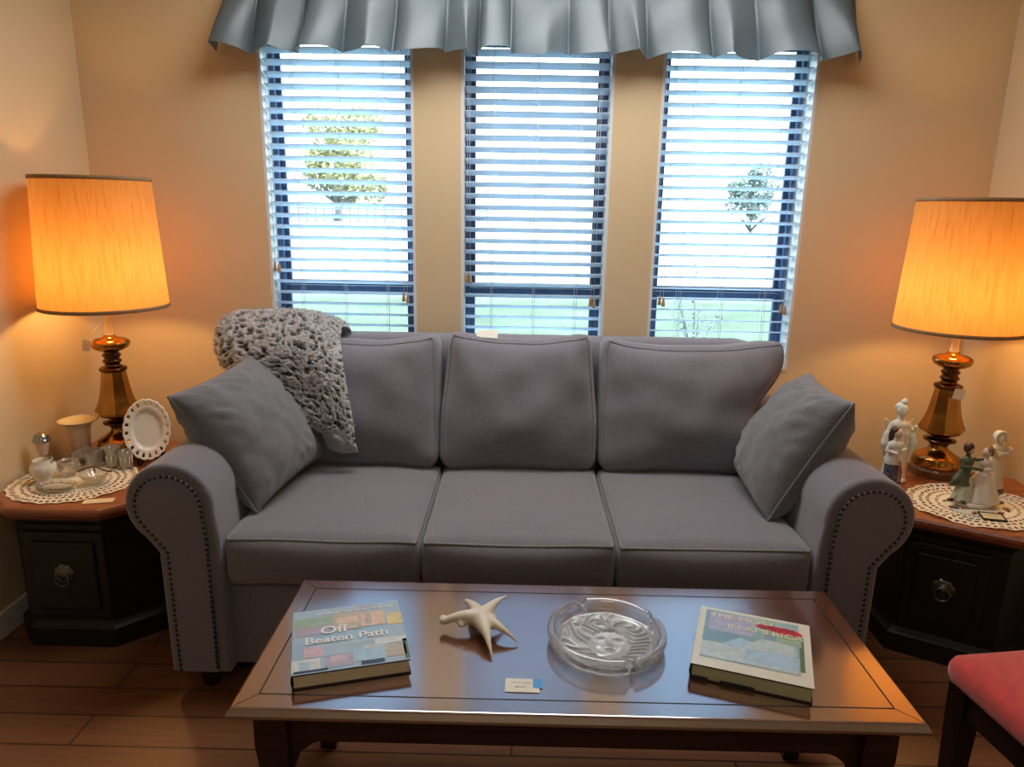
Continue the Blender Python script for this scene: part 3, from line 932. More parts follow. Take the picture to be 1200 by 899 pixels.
put_text('title_lettering', 'Off', .040, -.063, .014, z+.0012, M['white_ink'], jk, .0006, 1.15)
put_text('title_lettering', 'the', .018, -.003, .022, z+.0012, M['white_ink'], jk, .0002, 1.)
put_text('title_lettering', 'Beaten Path', .034, -.097, -.020, z+.0012, M['white_ink'], jk, .0006, 1.12)
bm = bmesh.new()
for (x0, x1, yy) in ((-.10, -.066, .026), (.028, .10, .026), (-.07, .10, -.030), (-.06, .02, -.036)):
    patch(bm, x0, x1, yy, yy+.0012, z+.0004, 0)
x = -.07
random.seed(5)
while x < .10:
    wd = random.uniform(.008, .02); patch(bm, x, x+wd, .098, .1015, z+.0004, 0); x += wd+.004
obj('print_lines', bm, M['white_ink'], jk, smooth=False)

r, jk = book('scenic_book', 'cream and teal hardback book titled The Most Drives in America', (.535, -1.533, TZ+.0006), math.radians(-18.6), .247, .245, .036, M['cover_cream'], M['pages2'], True)
z = .0372; W = .246
bm = bmesh.new(); n = 40
inner = []
cx0, cx1, cy0, cy1 = .06, .90, .05, .84
pf(.06, .90, .05, .86, 0)
pf(.10, .50, .08, .40, 1, .0001); pf(.06, .88, .60, .84, 2, .0001); pf(.45, .88, .48, .80, 3, .0002); pf(.84, .94, .26, .80, 4, -.0001); pf(.70, .92, .20, .42, 5, .0001)
# mountain and roof outlines in the cover picture
def tri(pts, k, dz):
    f = bm.faces.new([bm.verts.new(((x-.5)*W, (.5-y)*W, z+dz)) for x, y in pts]); f.material_index = k
tri([(.22, .62), (.40, .44), (.58, .62)], 3, .0003); tri([(.40, .60), (.58, .40), (.86, .42), (.88, .60)], 2, .0004)
obj('cover_pictures', bm, [M[k] for k in ('cover_sea', 'pic_violet', 'pic_pale', 'pic_sky', 'pic_darkgreen', 'pic_green')], jk, smooth=False)
put_text('title_lettering', 'THE MOST', .026, -.100, .082, z+.0008, M['cream_ink'], jk, 0., 1.2)
put_text('title_lettering', 'IN AMERICA', .027, -.058, .043, z+.0012, M['cream_ink'], jk, 0., 1.12)
bm = bmesh.new(); n = 24
for (cx, cy, rx, ry) in ((.055, .076, .048, .011), (.075, .070, .032, .012), (.035, .078, .03, .009)):
    vs = [bm.verts.new((cx+rx*cos(2*PI*i/n)*(1+.06*sin(5*i)), cy+ry*sin(2*PI*i/n)*(1+.2*sin(3*i)), z+.0006+cx*.001)) for i in range(n)]; bm.faces.new(vs)
obj('red_brushstroke', bm, M['red_ink'], jk, smooth=False)
put_text('title_lettering', 'DRIVES', .022, .012, .069, z+.0010, M['darkred_ink'], jk, 0., 1.15)
bm = bmesh.new(); box(bm, -.124, -.085, -.1236, -.122, .0055, .009); box(bm, -.06, .01, -.1236, -.122, .0055, .009)  # dark strips on the front of the page block
obj('page_strips', bm, M['boards'], r, smooth=False)

# ------------------------------------------------------------------ spiky ivory shell
bm = bmesh.new()
c = Vector((-.008, -.008, .034))
tips = [((-.098, -.004, .022), .009, .010), ((-.052, .100, .016), .008, .007), ((.052, .078, .046), .008, .003), ((.082, -.060, .006), .008, .003), ((.024, -.118, .004), .009, .003)]
for (t, ra, rb) in tips:
    t = Vector(t); pts = []; rr = []
    for i in range(9):
        f = i/8; p = c.lerp(t, f); p.z += .016*sin(PI*f)*(.6 if t.z < .05 else .2); pts.append(p); rr.append((.018*(1-f)**1.8 + ra*(1-f)*.8 + rb*f))
    tube(bm, pts, rr, 12)
ball(bm, (-.098, -.004, .027), (.010, .013, .011)); ball(bm, (-.004, -.004, .034), (.034, .034, .013)); ball(bm, (-.052, -.016, .026), (.012, .014, .009))
me = remeshed('spiky_shell', bm, .0035, 6)
o = link('spiky_shell', me, M['shellwhite']); o.location = (-.07, -1.445, TZ)
tag(o, 'ivory five-pointed spiky seashell on the coffee table beside the blue book', 'shell')

# price card with sticker
root = empty('price_card', (.02, -1.650, TZ+.0003), math.radians(-1))
tag(root, 'small white handwritten price card with blue sticker on the coffee table', 'card')
bm = bmesh.new(); box(bm, -.036, .036, -.022, .022, .0005, .0015); obj('card', bm, M['paper'], root, smooth=False)
bm = bmesh.new(); patch(bm, .022, .042, -.008, .022, .0018, 0); patch(bm, .026, .038, .006, .0075, .002, 0); obj('sticker', bm, M['bluetag'], root, smooth=False)
bm = bmesh.new(); random.seed(2)
for (x0, x1, yy) in ((-.024, -.004, .008), (.001, .017, .008), (-.014, -.010, -.006), (-.007, .008, -.006)):
    k = 14; tube(bm, [(x0+(x1-x0)*i/k, yy+.0022*sin(i*2.1+x0*99)+.001*random.uniform(-1, 1), .0019) for i in range(k+1)], .00035, 4)
obj('handwriting', bm, M['ink'], root)

# ------------------------------------------------------------------ glass ashtray with a face in relief
def ashtray():
    root = empty('glass_ashtray', (.214, -1.487, TZ+.0008)); tag(root, 'round clear glass ashtray with a moulded face in the middle of the table', 'ashtray')
    Ro = .137
    notch = [math.radians(d) for d in (112, 26, 288)]
    bm = bmesh.new(); seg = 144
    prof = [(.0, .004), (.100, .004), (.108, .006), (.113, .012), (.117, .026), (.121, .037), (.126, .041), (.132, .040), (.1365, .035), (.137, .026), (.133, .010), (.124, .001), (.112, 0.), (.0, 0.)]
    def zed(r, z, a):
        if r > .112 and z > .02:
            for n_ in notch:
                d = abs((a-n_+PI) % (2*PI)-PI)*r
                z -= .016*max(0, 1-(d/.010)**2)**.5*1. if d < .010 else 0
        return z
    rings = []
    for r_, z_ in prof:
        if r_ == 0: rings.append([bm.verts.new((0, 0, z_))]); continue
        rings.append([bm.verts.new((r_*cos(2*PI*i/seg), r_*sin(2*PI*i/seg), zed(r_, z_, 2*PI*i/seg))) for i in range(seg)])
    for a, b in zip(rings, rings[1:]):
        for i in range(seg):
            j = (i+1) % seg
            if len(a) == 1: bm.faces.new((a[0], b[i], b[j]))
            elif len(b) == 1: bm.faces.new((a[i], a[j], b[0]))
            else: bm.faces.new((a[i], a[j], b[j], b[i]))
    obj('dish', bm, M['ashglass'], root)
    # relief: flowing hair round a face
    R = .108; n = 190
    def g(x, y, cx, cy, sx, sy): return math.exp(-((x-cx)/sx)**2-((y-cy)/sy)**2)
    def hgt(x, y):
        X, Y = x/R, y/R
        fx, fy = X-.06, Y+.22
        face = 1-(fx/.43)**2-((fy)/.50)**2
        # hair strands sweep out from a parting above the brow
        px, py = X-.16, Y-.42
        ang = math.atan2(py, px); rr = math.hypot(px, py)
        st = 3.1*ang + 2.2*sin(2.6*rr*2.2+ang*2) + 5.5*rr*sin(ang*1.5+.8)
        st += 1.2*noise.noise(Vector((X*2.2, Y*2.2, 1)))
        hair = (.5+.5*sin(st*3.6))**1.3
        hair = .0035+.0080*hair
        f = max(0, face)**.5*.010
        f += .0055*g(fx, fy, 0, .0, .05, .16)+.004*g(fx, fy, 0, -.10, .085, .05)
        for s in (-1, 1):
            f += -.0055*g(fx, fy, s*.19, .10, .11, .055) + .0050*g(fx, fy, s*.19, .09, .07, .03) + .0035*g(fx, fy, s*.19, .20, .14, .035)
            f += .0025*g(fx, fy, s*.24, -.10, .10, .10)
        f += .0042*g(fx, fy, 0, -.225, .10, .022)+.0040*g(fx, fy, 0, -.285, .08, .022)-.003*g(fx, fy, 0, -.255, .11, .012)
        f += .003*g(fx, fy, 0, -.40, .09, .06)
        w = sstep(-.10, .12, face)
        h = hair*(1-w)+(f+.001)*w
        e = sstep(1.0, .90, math.hypot(X, Y))
        return .0045 + h*e
    bm = bmesh.new(); V = {}
    for i in range(n+1):
        for j in range(n+1):
            x = (2*i/n-1)*R; y = (2*j/n-1)*R
            if math.hypot(x, y) <= R: V[(i, j)] = bm.verts.new((x, y, hgt(x, y)))
    for i in range(n):
        for j in range(n):
            q = [V.get(k) for k in ((i, j), (i+1, j), (i+1, j+1), (i, j+1))]
            if all(q): bm.faces.new(q)
    o = obj('face_relief', bm, M['faceglass'], root); o.rotation_euler = (0, 0, math.radians(-6)); o['label'] = 'moulded face with flowing hair'
ashtray()

# ------------------------------------------------------------------ end tables
EZ = .50
def ring_pull(parent, loc, rz):
    bm = bmesh.new()
    m = Matrix.Translation(loc) @ Matrix.Rotation(rz, 4, 'Z') @ Matrix.Rotation(PI/2, 4, 'X')
    lathe(bm, [(.034, 0), (.033, .004), (.026, .006), (.012, .007), (.009, .014), (.0, .016)], 28, m, rfun=lambda r, z, a: r*(1+(.08*sin(8*a) if r > .03 else 0)))
    pts = [m @ Vector((.022*cos(2*PI*i/28), .022*sin(2*PI*i/28)-.014, .014)) for i in range(28)]
    tube(bm, pts, .0035, 8, closed=True)
    return obj('ring_pull', bm, M['ring'], parent)

def end_table(name, label, loc, poly, door_edge):
    root = empty(name, (loc[0], loc[1], 0)); tag(root, label, 'end table')
    P = [(x-loc[0], y-loc[1]) for x, y in poly]
    bm = bmesh.new()
    stack_poly(bm, P, [(.020, EZ-.045), (.012, EZ-.040), (.004, EZ-.028), (0, EZ-.022), (0, EZ-.012), (.004, EZ-.004), (.012, EZ)])
    obj('table_top', bm, M['endtop'], root, smooth=False)
    bm = bmesh.new()
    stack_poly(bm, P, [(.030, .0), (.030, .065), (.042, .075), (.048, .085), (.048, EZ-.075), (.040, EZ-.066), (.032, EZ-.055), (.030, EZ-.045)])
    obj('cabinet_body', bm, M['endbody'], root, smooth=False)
    i, w, f0 = door_edge
    Q = inset_poly(P, .048); a, b = Vector(Q[i]), Vector(Q[(i+1) % len(Q)])
    d = (b-a).normalized(); out = Vector((d.y, -d.x)); c = (a+b)/2 + d*f0
    rz = math.atan2(d.y, d.x)
    m = Matrix.Translation((c.x, c.y, 0)) @ Matrix.Rotation(rz, 4, 'Z')
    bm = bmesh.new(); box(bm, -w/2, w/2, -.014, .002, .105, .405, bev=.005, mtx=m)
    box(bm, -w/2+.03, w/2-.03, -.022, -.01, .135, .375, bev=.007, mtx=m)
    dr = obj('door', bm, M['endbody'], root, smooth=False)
    p = m @ Vector((0, -.021, .265))
    ring_pull(dr, p, rz)
    return root
lx0, lx1, ly0, ly1, ch = -1.70, -1.135, -.905, -.215, .10
end_table('end_table', 'dark end table with cherry top under the glassware on the left', (-1.42, -.56), [(lx0+ch, ly0), (lx1-.165, ly0), (lx1, ly0+.165), (lx1, ly1), (lx0, ly1), (lx0, ly0+ch)], (0, .27, .0))
hc = (1.53, -.625); hw, hv = .30, .345
end_table('hexagonal_end_table', 'dark hexagonal end table carrying the porcelain figurines on a doily', hc, [(hc[0]-hw, hc[1]-hv/2), (hc[0], hc[1]-hv), (hc[0]+hw, hc[1]-hv/2), (hc[0]+hw, hc[1]+hv/2), (hc[0], hc[1]+hv), (hc[0]-hw, hc[1]+hv/2)], (0, .23, -.02))

# ------------------------------------------------------------------ table lamps
def lamp(label, loc, neck_extra):
    root = empty('table_lamp', loc); tag(root, label, 'lamp', 'brass table lamps on the end tables')
    bm = bmesh.new(); oc = [(.090*cos(PI/8+PI/4*i), .090*sin(PI/8+PI/4*i)) for i in range(8)]
    stack_poly(bm, oc, [(0, 0), (0, .026), (.006, .034), (.012, .036)])
    obj('plinth', bm, M['plinth'], root, smooth=False)
    bm = bmesh.new()
    lathe(bm, [(.080, .036), (.083, .042), (.083, .052), (.078, .058), (.080, .064), (.074, .072), (.060, .080), (.046, .090), (.034, .098), (.030, .108), (.032, .114)], 40)
    obj('base', bm, M['brass'], root)
    bm = bmesh.new()
    lathe(bm, [(.030, .110), (.033, .116), (.030, .122), (.044, .126), (.055, .131), (.055, .135), (.042, .140), (.030, .144), (.032, .150), (.040, .155), (.046, .158)], 40)
    obj('dark_collar', bm, M['darkbrass'], root)
    bm = bmesh.new()
    stops = [(.044, .156), (.062, .160), (.074, .168), (.077, .178), (.072, .190), (.062, .212), (.054, .240), (.048, .275), (.043, .31), (.041, .326)]
    lathe(bm, stops, 8, Matrix.Rotation(PI/8, 4, 'Z'))
    obj('baluster', bm, M['brass'], root, sharp=20)
    bm = bmesh.new()
    lathe(bm, [(.036, .324), (.044, .328), (.048, .334), (.046, .340), (.034, .345), (.025, .350), (.026, .358), (.032, .362), (.032, .368), (.025, .373), (.027, .380), (.032, .385), (.030, .391), (.024, .396), (.026, .402)], 40)
    obj('stem_rings', bm, M['darkbrass'], root)
    bm = bmesh.new()
    lathe(bm, [(.024, .400), (.044, .406), (.060, .416), (.066, .428), (.064, .438), (.050, .446), (.032, .450), (.020, .455), (.018, .462)], 40)
    obj('finial_disc', bm, M['brass'], root)
    e = neck_extra
    bm = bmesh.new(); lathe(bm, [(.018, .46), (.014, .465), (.012, .50+e), (.015, .52+e), (.015, .56+e), (.0, .561+e)], 20)
    obj('socket', bm, M['neck'], root)
    zb, zt, rb, rt = .545+e, .985+e, .209, .187
    bm = bmesh.new(); lathe(bm, [(rb+(rt-rb)*i/10, zb+(zt-zb)*i/10) for i in range(11)], 72)
    sh = obj('lamp_shade', bm, M['shade'], root)
    for r_, z_ in ((rb, zb), (rt, zt)):
        bm = bmesh.new(); s = (rt-rb)/(zt-zb)
        lathe(bm, [(r_+.0012, z_-.006), (r_+.003, z_-.005), (r_+.003+s*.01, z_+.006), (r_+.0012, z_+.007), (r_-.002, z_+.006), (r_-.002, z_-.005), (r_+.0012, z_-.006)], 72)
        obj('trim_band', bm, M['shade_trim'], sh)
    bm = bmesh.new()
    for k in range(3):
        a = 2*PI*k/3; tube(bm, [(0, 0, zt-.03), (rt*cos(a), rt*sin(a), zt-.004)], .0015, 6)
    for s in (-1, 1): tube(bm, [(.012*s, 0, .52+e)]+[(s*(.012+.045*sin(PI*i/10)), 0, .52+e+(zt-.03-.52-e)*i/10) for i in range(1, 10)]+[(0, 0, zt-.03)], .0015, 6)
    obj('harp', bm, M['ring'], sh)
    ld = bpy.data.lights.new('bulb', 'POINT'); ld.energy = LAMP_W; ld.color = (1., .55, .18); ld.shadow_soft_size = .035
    lo = bpy.data.objects.new('bulb', ld); COL.objects.link(lo); lo.parent = root; lo.location = (0, 0, .67+e)
    return root
LAMP_W = 6.6
LL = (-1.490, -.40, EZ); RL = (1.552, -.415, EZ)
lamp('brass table lamp with glowing cream shade above the glassware on the left table', LL, .022)
lamp('brass table lamp with glowing cream shade behind the figurines on the right table', RL, 0.)

def hang_tag(label, p0, p1, size, rz):
    root = empty('hanging_tag', p1); tag(root, label, 'tag', 'price tags hanging from the lamps')
    bm = bmesh.new(); box(bm, -size[0]/2, size[0]/2, -.0006, .0006, -size[1], 0, bev=.0003)
    o = obj('tag_card', bm, M['paper'], root, smooth=False); o.rotation_euler = (math.radians(4), math.radians(8), rz)
    bm = bmesh.new(); q = Vector(p0)-Vector(p1)
    tube(bm, [(0, 0, -.003), q*.5+Vector((.002, 0, 0)), q], .0006, 5); obj('string', bm, M['string'], root)
hang_tag('small cream tag hanging from the neck of the left lamp', (-1.508, -.413, EZ+.51), (-1.537, -.465, EZ+.452), (.024, .040), .2)
hang_tag('small cream tag hanging from the stem of the right lamp', (1.556, -.459, EZ+.345), (1.560, -.478, EZ+.338), (.036, .038), -.2)

# ------------------------------------------------------------------ doilies
def doily(label, c, rx, ry, rot, flowers, wave):
    root = empty('lace_doily', (c[0], c[1], EZ+.0015), rot); tag(root, label, 'doily')
    bm = bmesh.new(); nt, nr = 240, 40; V = {}
    def outer(a): return 1-.035*abs(sin(12*a))
    def keep(r, a):
        if r < .50: return True
        if r < .53: return True
        if r < .60: return (int(a/(2*PI)*120)) % 2 == 0 or r > .585
        if r < .63: return True
        if r < .84:
            s = (a/(2*PI)*24+.5*(r-.63)) % 1
            if s < .10 or s > .90: return True
            return (int(r*60)) % 2 == 0 or abs(s-.5) < .09
        if r < .88: return True
        s = (a/(2*PI)*60) % 1
        return r > .955 or s < .5
    for j in range(nr+1):
        for i in range(nt):
            a = 2*PI*i/nt; r = (j/nr)
            rr = r*outer(a) if r > .6 else r*(1+(outer(a)-1)*sstep(.2, .6, r))
            z = .0008+wave*(.5+.5*sin(7*a+1))*r**4 + .0012*sin(9*a)*r*r + (.004*noise.noise(Vector((cos(a)*r*3, sin(a)*r*3, 2))) if r > .3 else 0)*.5
            V[(j, i)] = bm.verts.new((rx*rr*cos(a), ry*rr*sin(a), max(.0004, z)))
    for j in range(1, nr):
        for i in range(nt):
            if keep((j+.5)/nr, 2*PI*(i+.5)/nt):
                k = (i+1) % nt; bm.faces.new((V[(j, i)], V[(j, k)], V[(j+1, k)], V[(j+1, i)]))
    bm.faces.new([V[(1, i)] for i in range(nt)])
    bmesh.ops.delete(bm, geom=[v for v in bm.verts if not v.link_faces], context='VERTS')
    obj('lace', bm, M['lace'], root)
    if flowers:
        random.seed(4)
        for k in range(8):
            bm = bmesh.new(); a = 2*PI*k/8+.3; cx, cy = .34*rx*cos(a)*1.15, .34*ry*sin(a)*1.15
            for q in range(6):
                x = cx+random.uniform(-.018, .018); y = cy+random.uniform(-.012, .012); z = .004
                ball(bm, (x, y, z), (.0055, .0045, .002), 8, mi=0 if q < 4 else 1)
            tube(bm, [(cx-.02, cy-.008, .0035), (cx, cy, .0042), (cx+.022, cy+.006, .0035)], .001, 5, mi=1)
            obj('embroidered_flower', bm, [M['redthread'], M['greenthread']], root)
doily('round cream lace doily under the glassware on the left end table', (-1.505, -.680), .205, .192, 0, False, .002)
doily('round cream lace doily with red embroidery under the dancing couple figurine', (1.525, -.722), .225, .195, 0, True, .004)

# ------------------------------------------------------------------ glassware on the left table
DZ = EZ+.005
def T3(x, y, z=0): return Matrix.Translation((x, y, z))
# milk glass plate on black stand
root = empty('lattice_plate', (-1.345, -.475, EZ+.022)); tag(root, 'oval milk-glass plate with pierced lattice rim propped on a black stand', 'plate')
def plate_mesh():
    bm = bmesh.new(); nt, nr = 160, 26; V = {}
    for j in range(nr+1):
        r = j/nr
        for i in range(nt):
            a = 2*PI*i/nt
            sc = 1+.035*abs(sin(10*a))*sstep(.75, 1, r)
            x, y = .078*r*sc*cos(a), .108*r*sc*sin(a)
            z = .012*sstep(.60, .72, r)+.006*sstep(.72, 1, r)
            V[(j, i)] = bm.verts.new((x, y, z))
    for j in range(1, nr):
        for i in range(nt):
            r = (j+.5)/nr; s = (i/nt*20+.25) % 1
            if .80 < r < .91 and .25 < s < .75 and not (abs(s-.5) > .13 and (r < .83 or r > .88)): continue
            k = (i+1) % nt; bm.faces.new((V[(j, i)], V[(j, k)], V[(j+1, k)], V[(j+1, i)]))
    bm.faces.new([V[(1, i)] for i in range(nt)])
    bmesh.ops.delete(bm, geom=[v for v in bm.verts if not v.link_faces], context='VERTS')
    return bm
o = obj('lattice_rim_dish', plate_mesh(), M['milk'], root)
md = o.modifiers.new('t', 'SOLIDIFY'); md.thickness = .003
o.rotation_euler = (math.radians(76), 0, math.radians(14)); o.location = (0, 0, .106)
root = empty('plate_stand', (-1.345, -.475, EZ)); root.rotation_euler = (0, 0, math.radians(14)); tag(root, 'small black wooden easel stand holding the lattice-rim plate', 'stand')
for s in (-1, 1):
    bm = bmesh.new(); pts = [(-.026, .0), (.045, .0), (.045, .012), (.030, .060), (.022, .060), (.014, .017), (-.018, .015), (-.022, .034), (-.030, .034)]
    A = [bm.verts.new((s*.034-.006, y, z+.001)) for y, z in pts]; B = [bm.verts.new((s*.034+.006, y, z+.001)) for y, z in pts]
    for i in range(len(pts)): bm.faces.new((A[i], A[(i+1) % len(pts)], B[(i+1) % len(pts)], B[i]))
    bm.faces.new(A); bm.faces.new(B[::-1]); obj('side_bracket', bm, M['blackwood'], root, smooth=False)
bm = bmesh.new(); box(bm, -.034, .034, .030, .042, .002, .012); box(bm, -.034, .034, .020, .030, .040, .052); obj('cross_bar', bm, M['blackwood'], root, smooth=False)

# tall clear vase with cream scalloped rim
root = empty('rimmed_vase', (-1.620, -.440, EZ)); tag(root, 'tall clear glass vase with wide cream scalloped rim beside the wall', 'vase')
bm = bmesh.new(); lathe(bm, [(.0, .006), (.038, .006), (.040, .0), (.042, .004), (.034, .020), (.034, .06), (.038, .11), (.046, .138), (.043, .138), (.035, .11), (.031, .06), (.031, .022), (.0, .014)], 40)
obj('vase_body', bm, M['glass'], root)
bm = bmesh.new(); lathe(bm, [(.040, .134), (.054, .140), (.066, .147), (.068, .150), (.060, .147), (.044, .141), (.040, .137), (.0, .136)], 72, rfun=lambda r, z, a: r*(1+(.03*sin(18*a) if r > .05 else 0)))
obj('scalloped_rim', bm, M['creamglass'], root)

# pink frosted shaker with silver dome
root = empty('domed_shaker', (-1.655, -.600, EZ)); tag(root, 'pink frosted glass ornament with silver domed cap on a slim silver stem', 'ornament')
bm = bmesh.new(); lathe(bm, [(.0, .0), (.026, .001), (.027, .004), (.012, .009), (.006, .016), (.006, .05), (.010, .056), (.008, .062), (.010, .066)], 28); obj('stem', bm, M['silver'], root)
bm = bmesh.new(); lathe(bm, [(.010, .064), (.014, .070), (.018, .090), (.022, .110), (.023, .122)], 28); obj('frosted_body', bm, M['pinkglass'], root)
bm = bmesh.new(); lathe(bm, [(.027, .118), (.028, .122), (.025, .124), (.024, .134), (.018, .143), (.009, .148), (.0, .149)], 28, rfun=lambda r, z, a: r*(1+(.06*sin(9*a) if z < .123 else 0))); obj('domed_cap', bm, M['silver'], root)

# milk glass ball cup with dark leaf
root = empty('ball_candle_cup', (-1.600, -.690, DZ)); tag(root, 'cream ball-shaped glass candle cup with a dark metal leaf on its rim', 'candle cup')
bm = bmesh.new(); lathe(bm, [(.0, .0), (.024, .0), (.026, .006), (.022, .013), (.030, .022), (.039, .036), (.041, .050), (.037, .064), (.028, .074), (.030, .078), (.026, .077), (.033, .060), (.036, .048), (.032, .034), (.018, .022), (.0, .02)], 40, rfun=lambda r, z, a: r*(1+(.025*sin(10*a) if .02 < z < .07 else 0)))
obj('ball_bowl', bm, M['milk'], root)
bm = bmesh.new(); pts = [(-.012, .020, .075), (.005, .018, .084), (.022, .012, .080), (.034, .002, .066), (.038, -.004, .048)]
n = len(pts); V = []
for i, p in enumerate(pts):
    w = .010*sin(PI*(i+.35)/(n-.3)); V.append((bm.verts.new((p[0], p[1]-w, p[2]+w*.4)), bm.verts.new((p[0], p[1]+w, p[2]+w*.4)), bm.verts.new((p[0], p[1], p[2]))))
for a, b in zip(V, V[1:]): bm.faces.new((a[0], a[2], b[2], b[0])); bm.faces.new((a[2], a[1], b[1], b[2]))
obj('metal_leaf', bm, M['blackleaf'], root)

# square clear glass holder
def square_glass(name, label, loc, rz, w, h, t, deco):
    root = empty(name, loc, rz); tag(root, label, 'glass holder')
    bm = bmesh.new(); prof = [(0, .0), (.002, .001), (-.002, h*.5), (-.004, h), (t-.004, h), (t-.002, h*.5), (t+.003, t+.004)]
    P = [(-w/2, -w/2), (-w/2+w*.1, -w/2-.002), (w/2-w*.1, -w/2-.002), (w/2, -w/2), (w/2+.002, w/2-w*.1), (w/2, w/2), (w/2-w*.1, w/2+.002), (-w/2+w*.1, w/2+.002), (-w/2, w/2), (-w/2-.002, 0)]
    stack_poly(bm, P, prof); obj('glass_body', bm, M['glass'], root, smooth=False)
    if deco:
        bm = bmesh.new(); random.seed(deco)
        for k in range(5):
            a = 2*PI*k/5; pts = [(.016*cos(a)*f+.010, -w/2-.005, h*.55+.016*sin(a)*f) for f in (0, .5, 1)]
            tube(bm, pts, [.001, .0042, .0008], 6)
        tube(bm, [(.010, -w/2-.005, h*.5), (.004, -w/2-.005, h*.3), (-.004, -w/2-.005, h*.12)], .0012, 5)
        obj('painted_flower', bm, M['handle'], root)
    return root
square_glass('square_glass_holder', 'square clear glass holder painted with a dark flower behind the small cup', (-1.535, -.545, DZ), math.radians(-8), .066, .062, .004, 3)
root = empty('small_glass_cup', (-1.560, -.622, DZ)); tag(root, 'small rounded cloudy glass cup in front of the square holder', 'cup')
bm = bmesh.new(); lathe(bm, [(.0, .0), (.022, .0), (.026, .006), (.030, .020), (.030, .040), (.033, .052), (.030, .052), (.027, .040), (.027, .020), (.020, .008), (.0, .006)], 36, rfun=lambda r, z, a: r*(1+.03*sin(12*a)*(z > .01)))
obj('cup_bowl', bm, M['glass'], root)
bm = bmesh.new(); tube(bm, [(.030, -.002, .042), (.044, -.004, .040), (.046, -.004, .026), (.034, -.003, .015)], .003, 8); obj('cup_handle', bm, M['glass'], root)

# bud vases
def bud(label, loc, prof, lob):
    root = empty('bud_vase', loc); tag(root, label, 'vase', 'little glass vases by the lattice plate')
    bm = bmesh.new(); lathe(bm, prof, 36, rfun=lambda r, z, a: r*(1+lob*sin(6*a)*(z > .05))); obj('vase_body', bm, M['glass'], root)
    bm = bmesh.new(); h = prof[len(prof)//2-1][1]
    for k in range(9):
        a = 2*PI*k/9; r_ = .0205
        tube(bm, [(r_*cos(a), r_*sin(a), .012), (r_*1.02*cos(a+.25), r_*1.02*sin(a+.25), .045)], .0016, 5)
    obj('cut_pattern', bm, M['milk'], root)
bud('small ruffle-topped glass vase left of the lattice plate', (-1.450, -.540, DZ), [(0, 0), (.020, 0), (.021, .01), (.019, .04), (.021, .062), (.028, .078), (.025, .078), (.017, .06), (.016, .04), (.018, .01), (0, .006)], .10)
bud('straight glass tumbler vase touching the rim of the lattice plate', (-1.398, -.545, DZ), [(0, 0), (.021, 0), (.0215, .01), (.0215, .04), (.023, .066), (.020, .066), (.0185, .04), (.0185, .01), (0, .006)], 0.)

# glass basket with dark handle
root = empty('glass_basket', (-1.428, -.690, DZ)); tag(root, 'low clear glass basket with an arched dark brown handle on the doily', 'basket')
bm = bmesh.new(); lathe(bm, [(.0, .0), (.020, .0), (.024, .004), (.036, .018), (.044, .034), (.048, .038), (.044, .037), (.033, .020), (.020, .008), (.0, .006)], 48, rfun=lambda r, z, a: r*(1+.06*sin(10*a)*(z > .015)))
obj('basket_bowl', bm, M['glass'], root)
bm = bmesh.new(); tube(bm, [(-.058+.0058*2*i, -.006*sin(i), .038+.017*sin(PI*i/10)) for i in range(11)], .0026, 8)
tube(bm, [(.004, -.004, .064), (.004, -.006, .036)], .0022, 6); obj('handle', bm, M['handle'], root)

# low oval dish
root = empty('oval_glass_dish', (-1.520, -.755, DZ)); tag(root, 'shallow oval pressed-glass dish near the front edge of the doily', 'dish')
bm = bmesh.new(); lathe(bm, [(.0, .0), (.040, .0), (.050, .006), (.062, .016), (.066, .018), (.060, .0165), (.046, .008), (.0, .004)], 56, Matrix.Diagonal((1, .62, 1, 1)), rfun=lambda r, z, a: r*(1+.03*sin(18*a)*(z > .01)))
obj('dish_body', bm, M['glass'], root)
bm = bmesh.new()
for k in range(12):
    a = 2*PI*k/12; tube(bm, [(.050*cos(a), .031*sin(a), .0085), (.060*cos(a+.08), .037*sin(a+.08), .0165)], .0012, 5)
tube(bm, [(.052*cos(2*PI*i/24), .0325*sin(2*PI*i/24), .0098) for i in range(24)], .0014, 5, closed=True)
obj('cut_pattern', bm, M['handle'], root)
# card on the table front
bm = bmesh.new(); box(bm, -.045, .045, -.018, .018, .0005, .0018, bev=.0003)
o = obj('blank_card', bm, M['cream_paper'], smooth=False); o.location = (-1.335, -.835, EZ+.0004); o.rotation_euler = (0, 0, math.radians(14))
tag(o, 'blank cream card lying flat near the front corner of the left table', 'card')
# little white trinket
bm = bmesh.new(); ball(bm, (0, 0, .012), (.016, .012, .012)); ball(bm, (.010, 0, .024), (.009, .008, .009)); ball(bm, (-.016, .002, .010), (.010, .006, .006)); ball(bm, (.018, 0, .022), (.005, .003, .003))
o = link('white_trinket', remeshed('white_trinket', bm, .002, 3), M['porcelain']); o.location = (-1.305, -.345, EZ)
tag(o, 'tiny white china trinket behind the lattice plate', 'trinket')

# ------------------------------------------------------------------ figurines on the right table
def person_blobs(bm, H, arms, lean=0., hip=None):
    """upper body of a small statuette from waist (z=.5H) to head, fused later"""
    ball(bm, (0, 0, .60*H), (.100*H, .078*H, .10*H)); ball(bm, (0, 0, .70*H), (.120*H, .082*H, .085*H)); ball(bm, (0, 0, .52*H), (.075*H, .06*H, .06*H))
    tube(bm, [(0, 0, .74*H), (0, -.005*H, .84*H)], .040*H, 8)
    for pts in arms:
        tube(bm, [Vector(p)*H for p in pts], [.034*H]+[.028*H]*(len(pts)-2)+[.020*H], 8); ball(bm, Vector(pts[-1])*H, .026*H, 8)

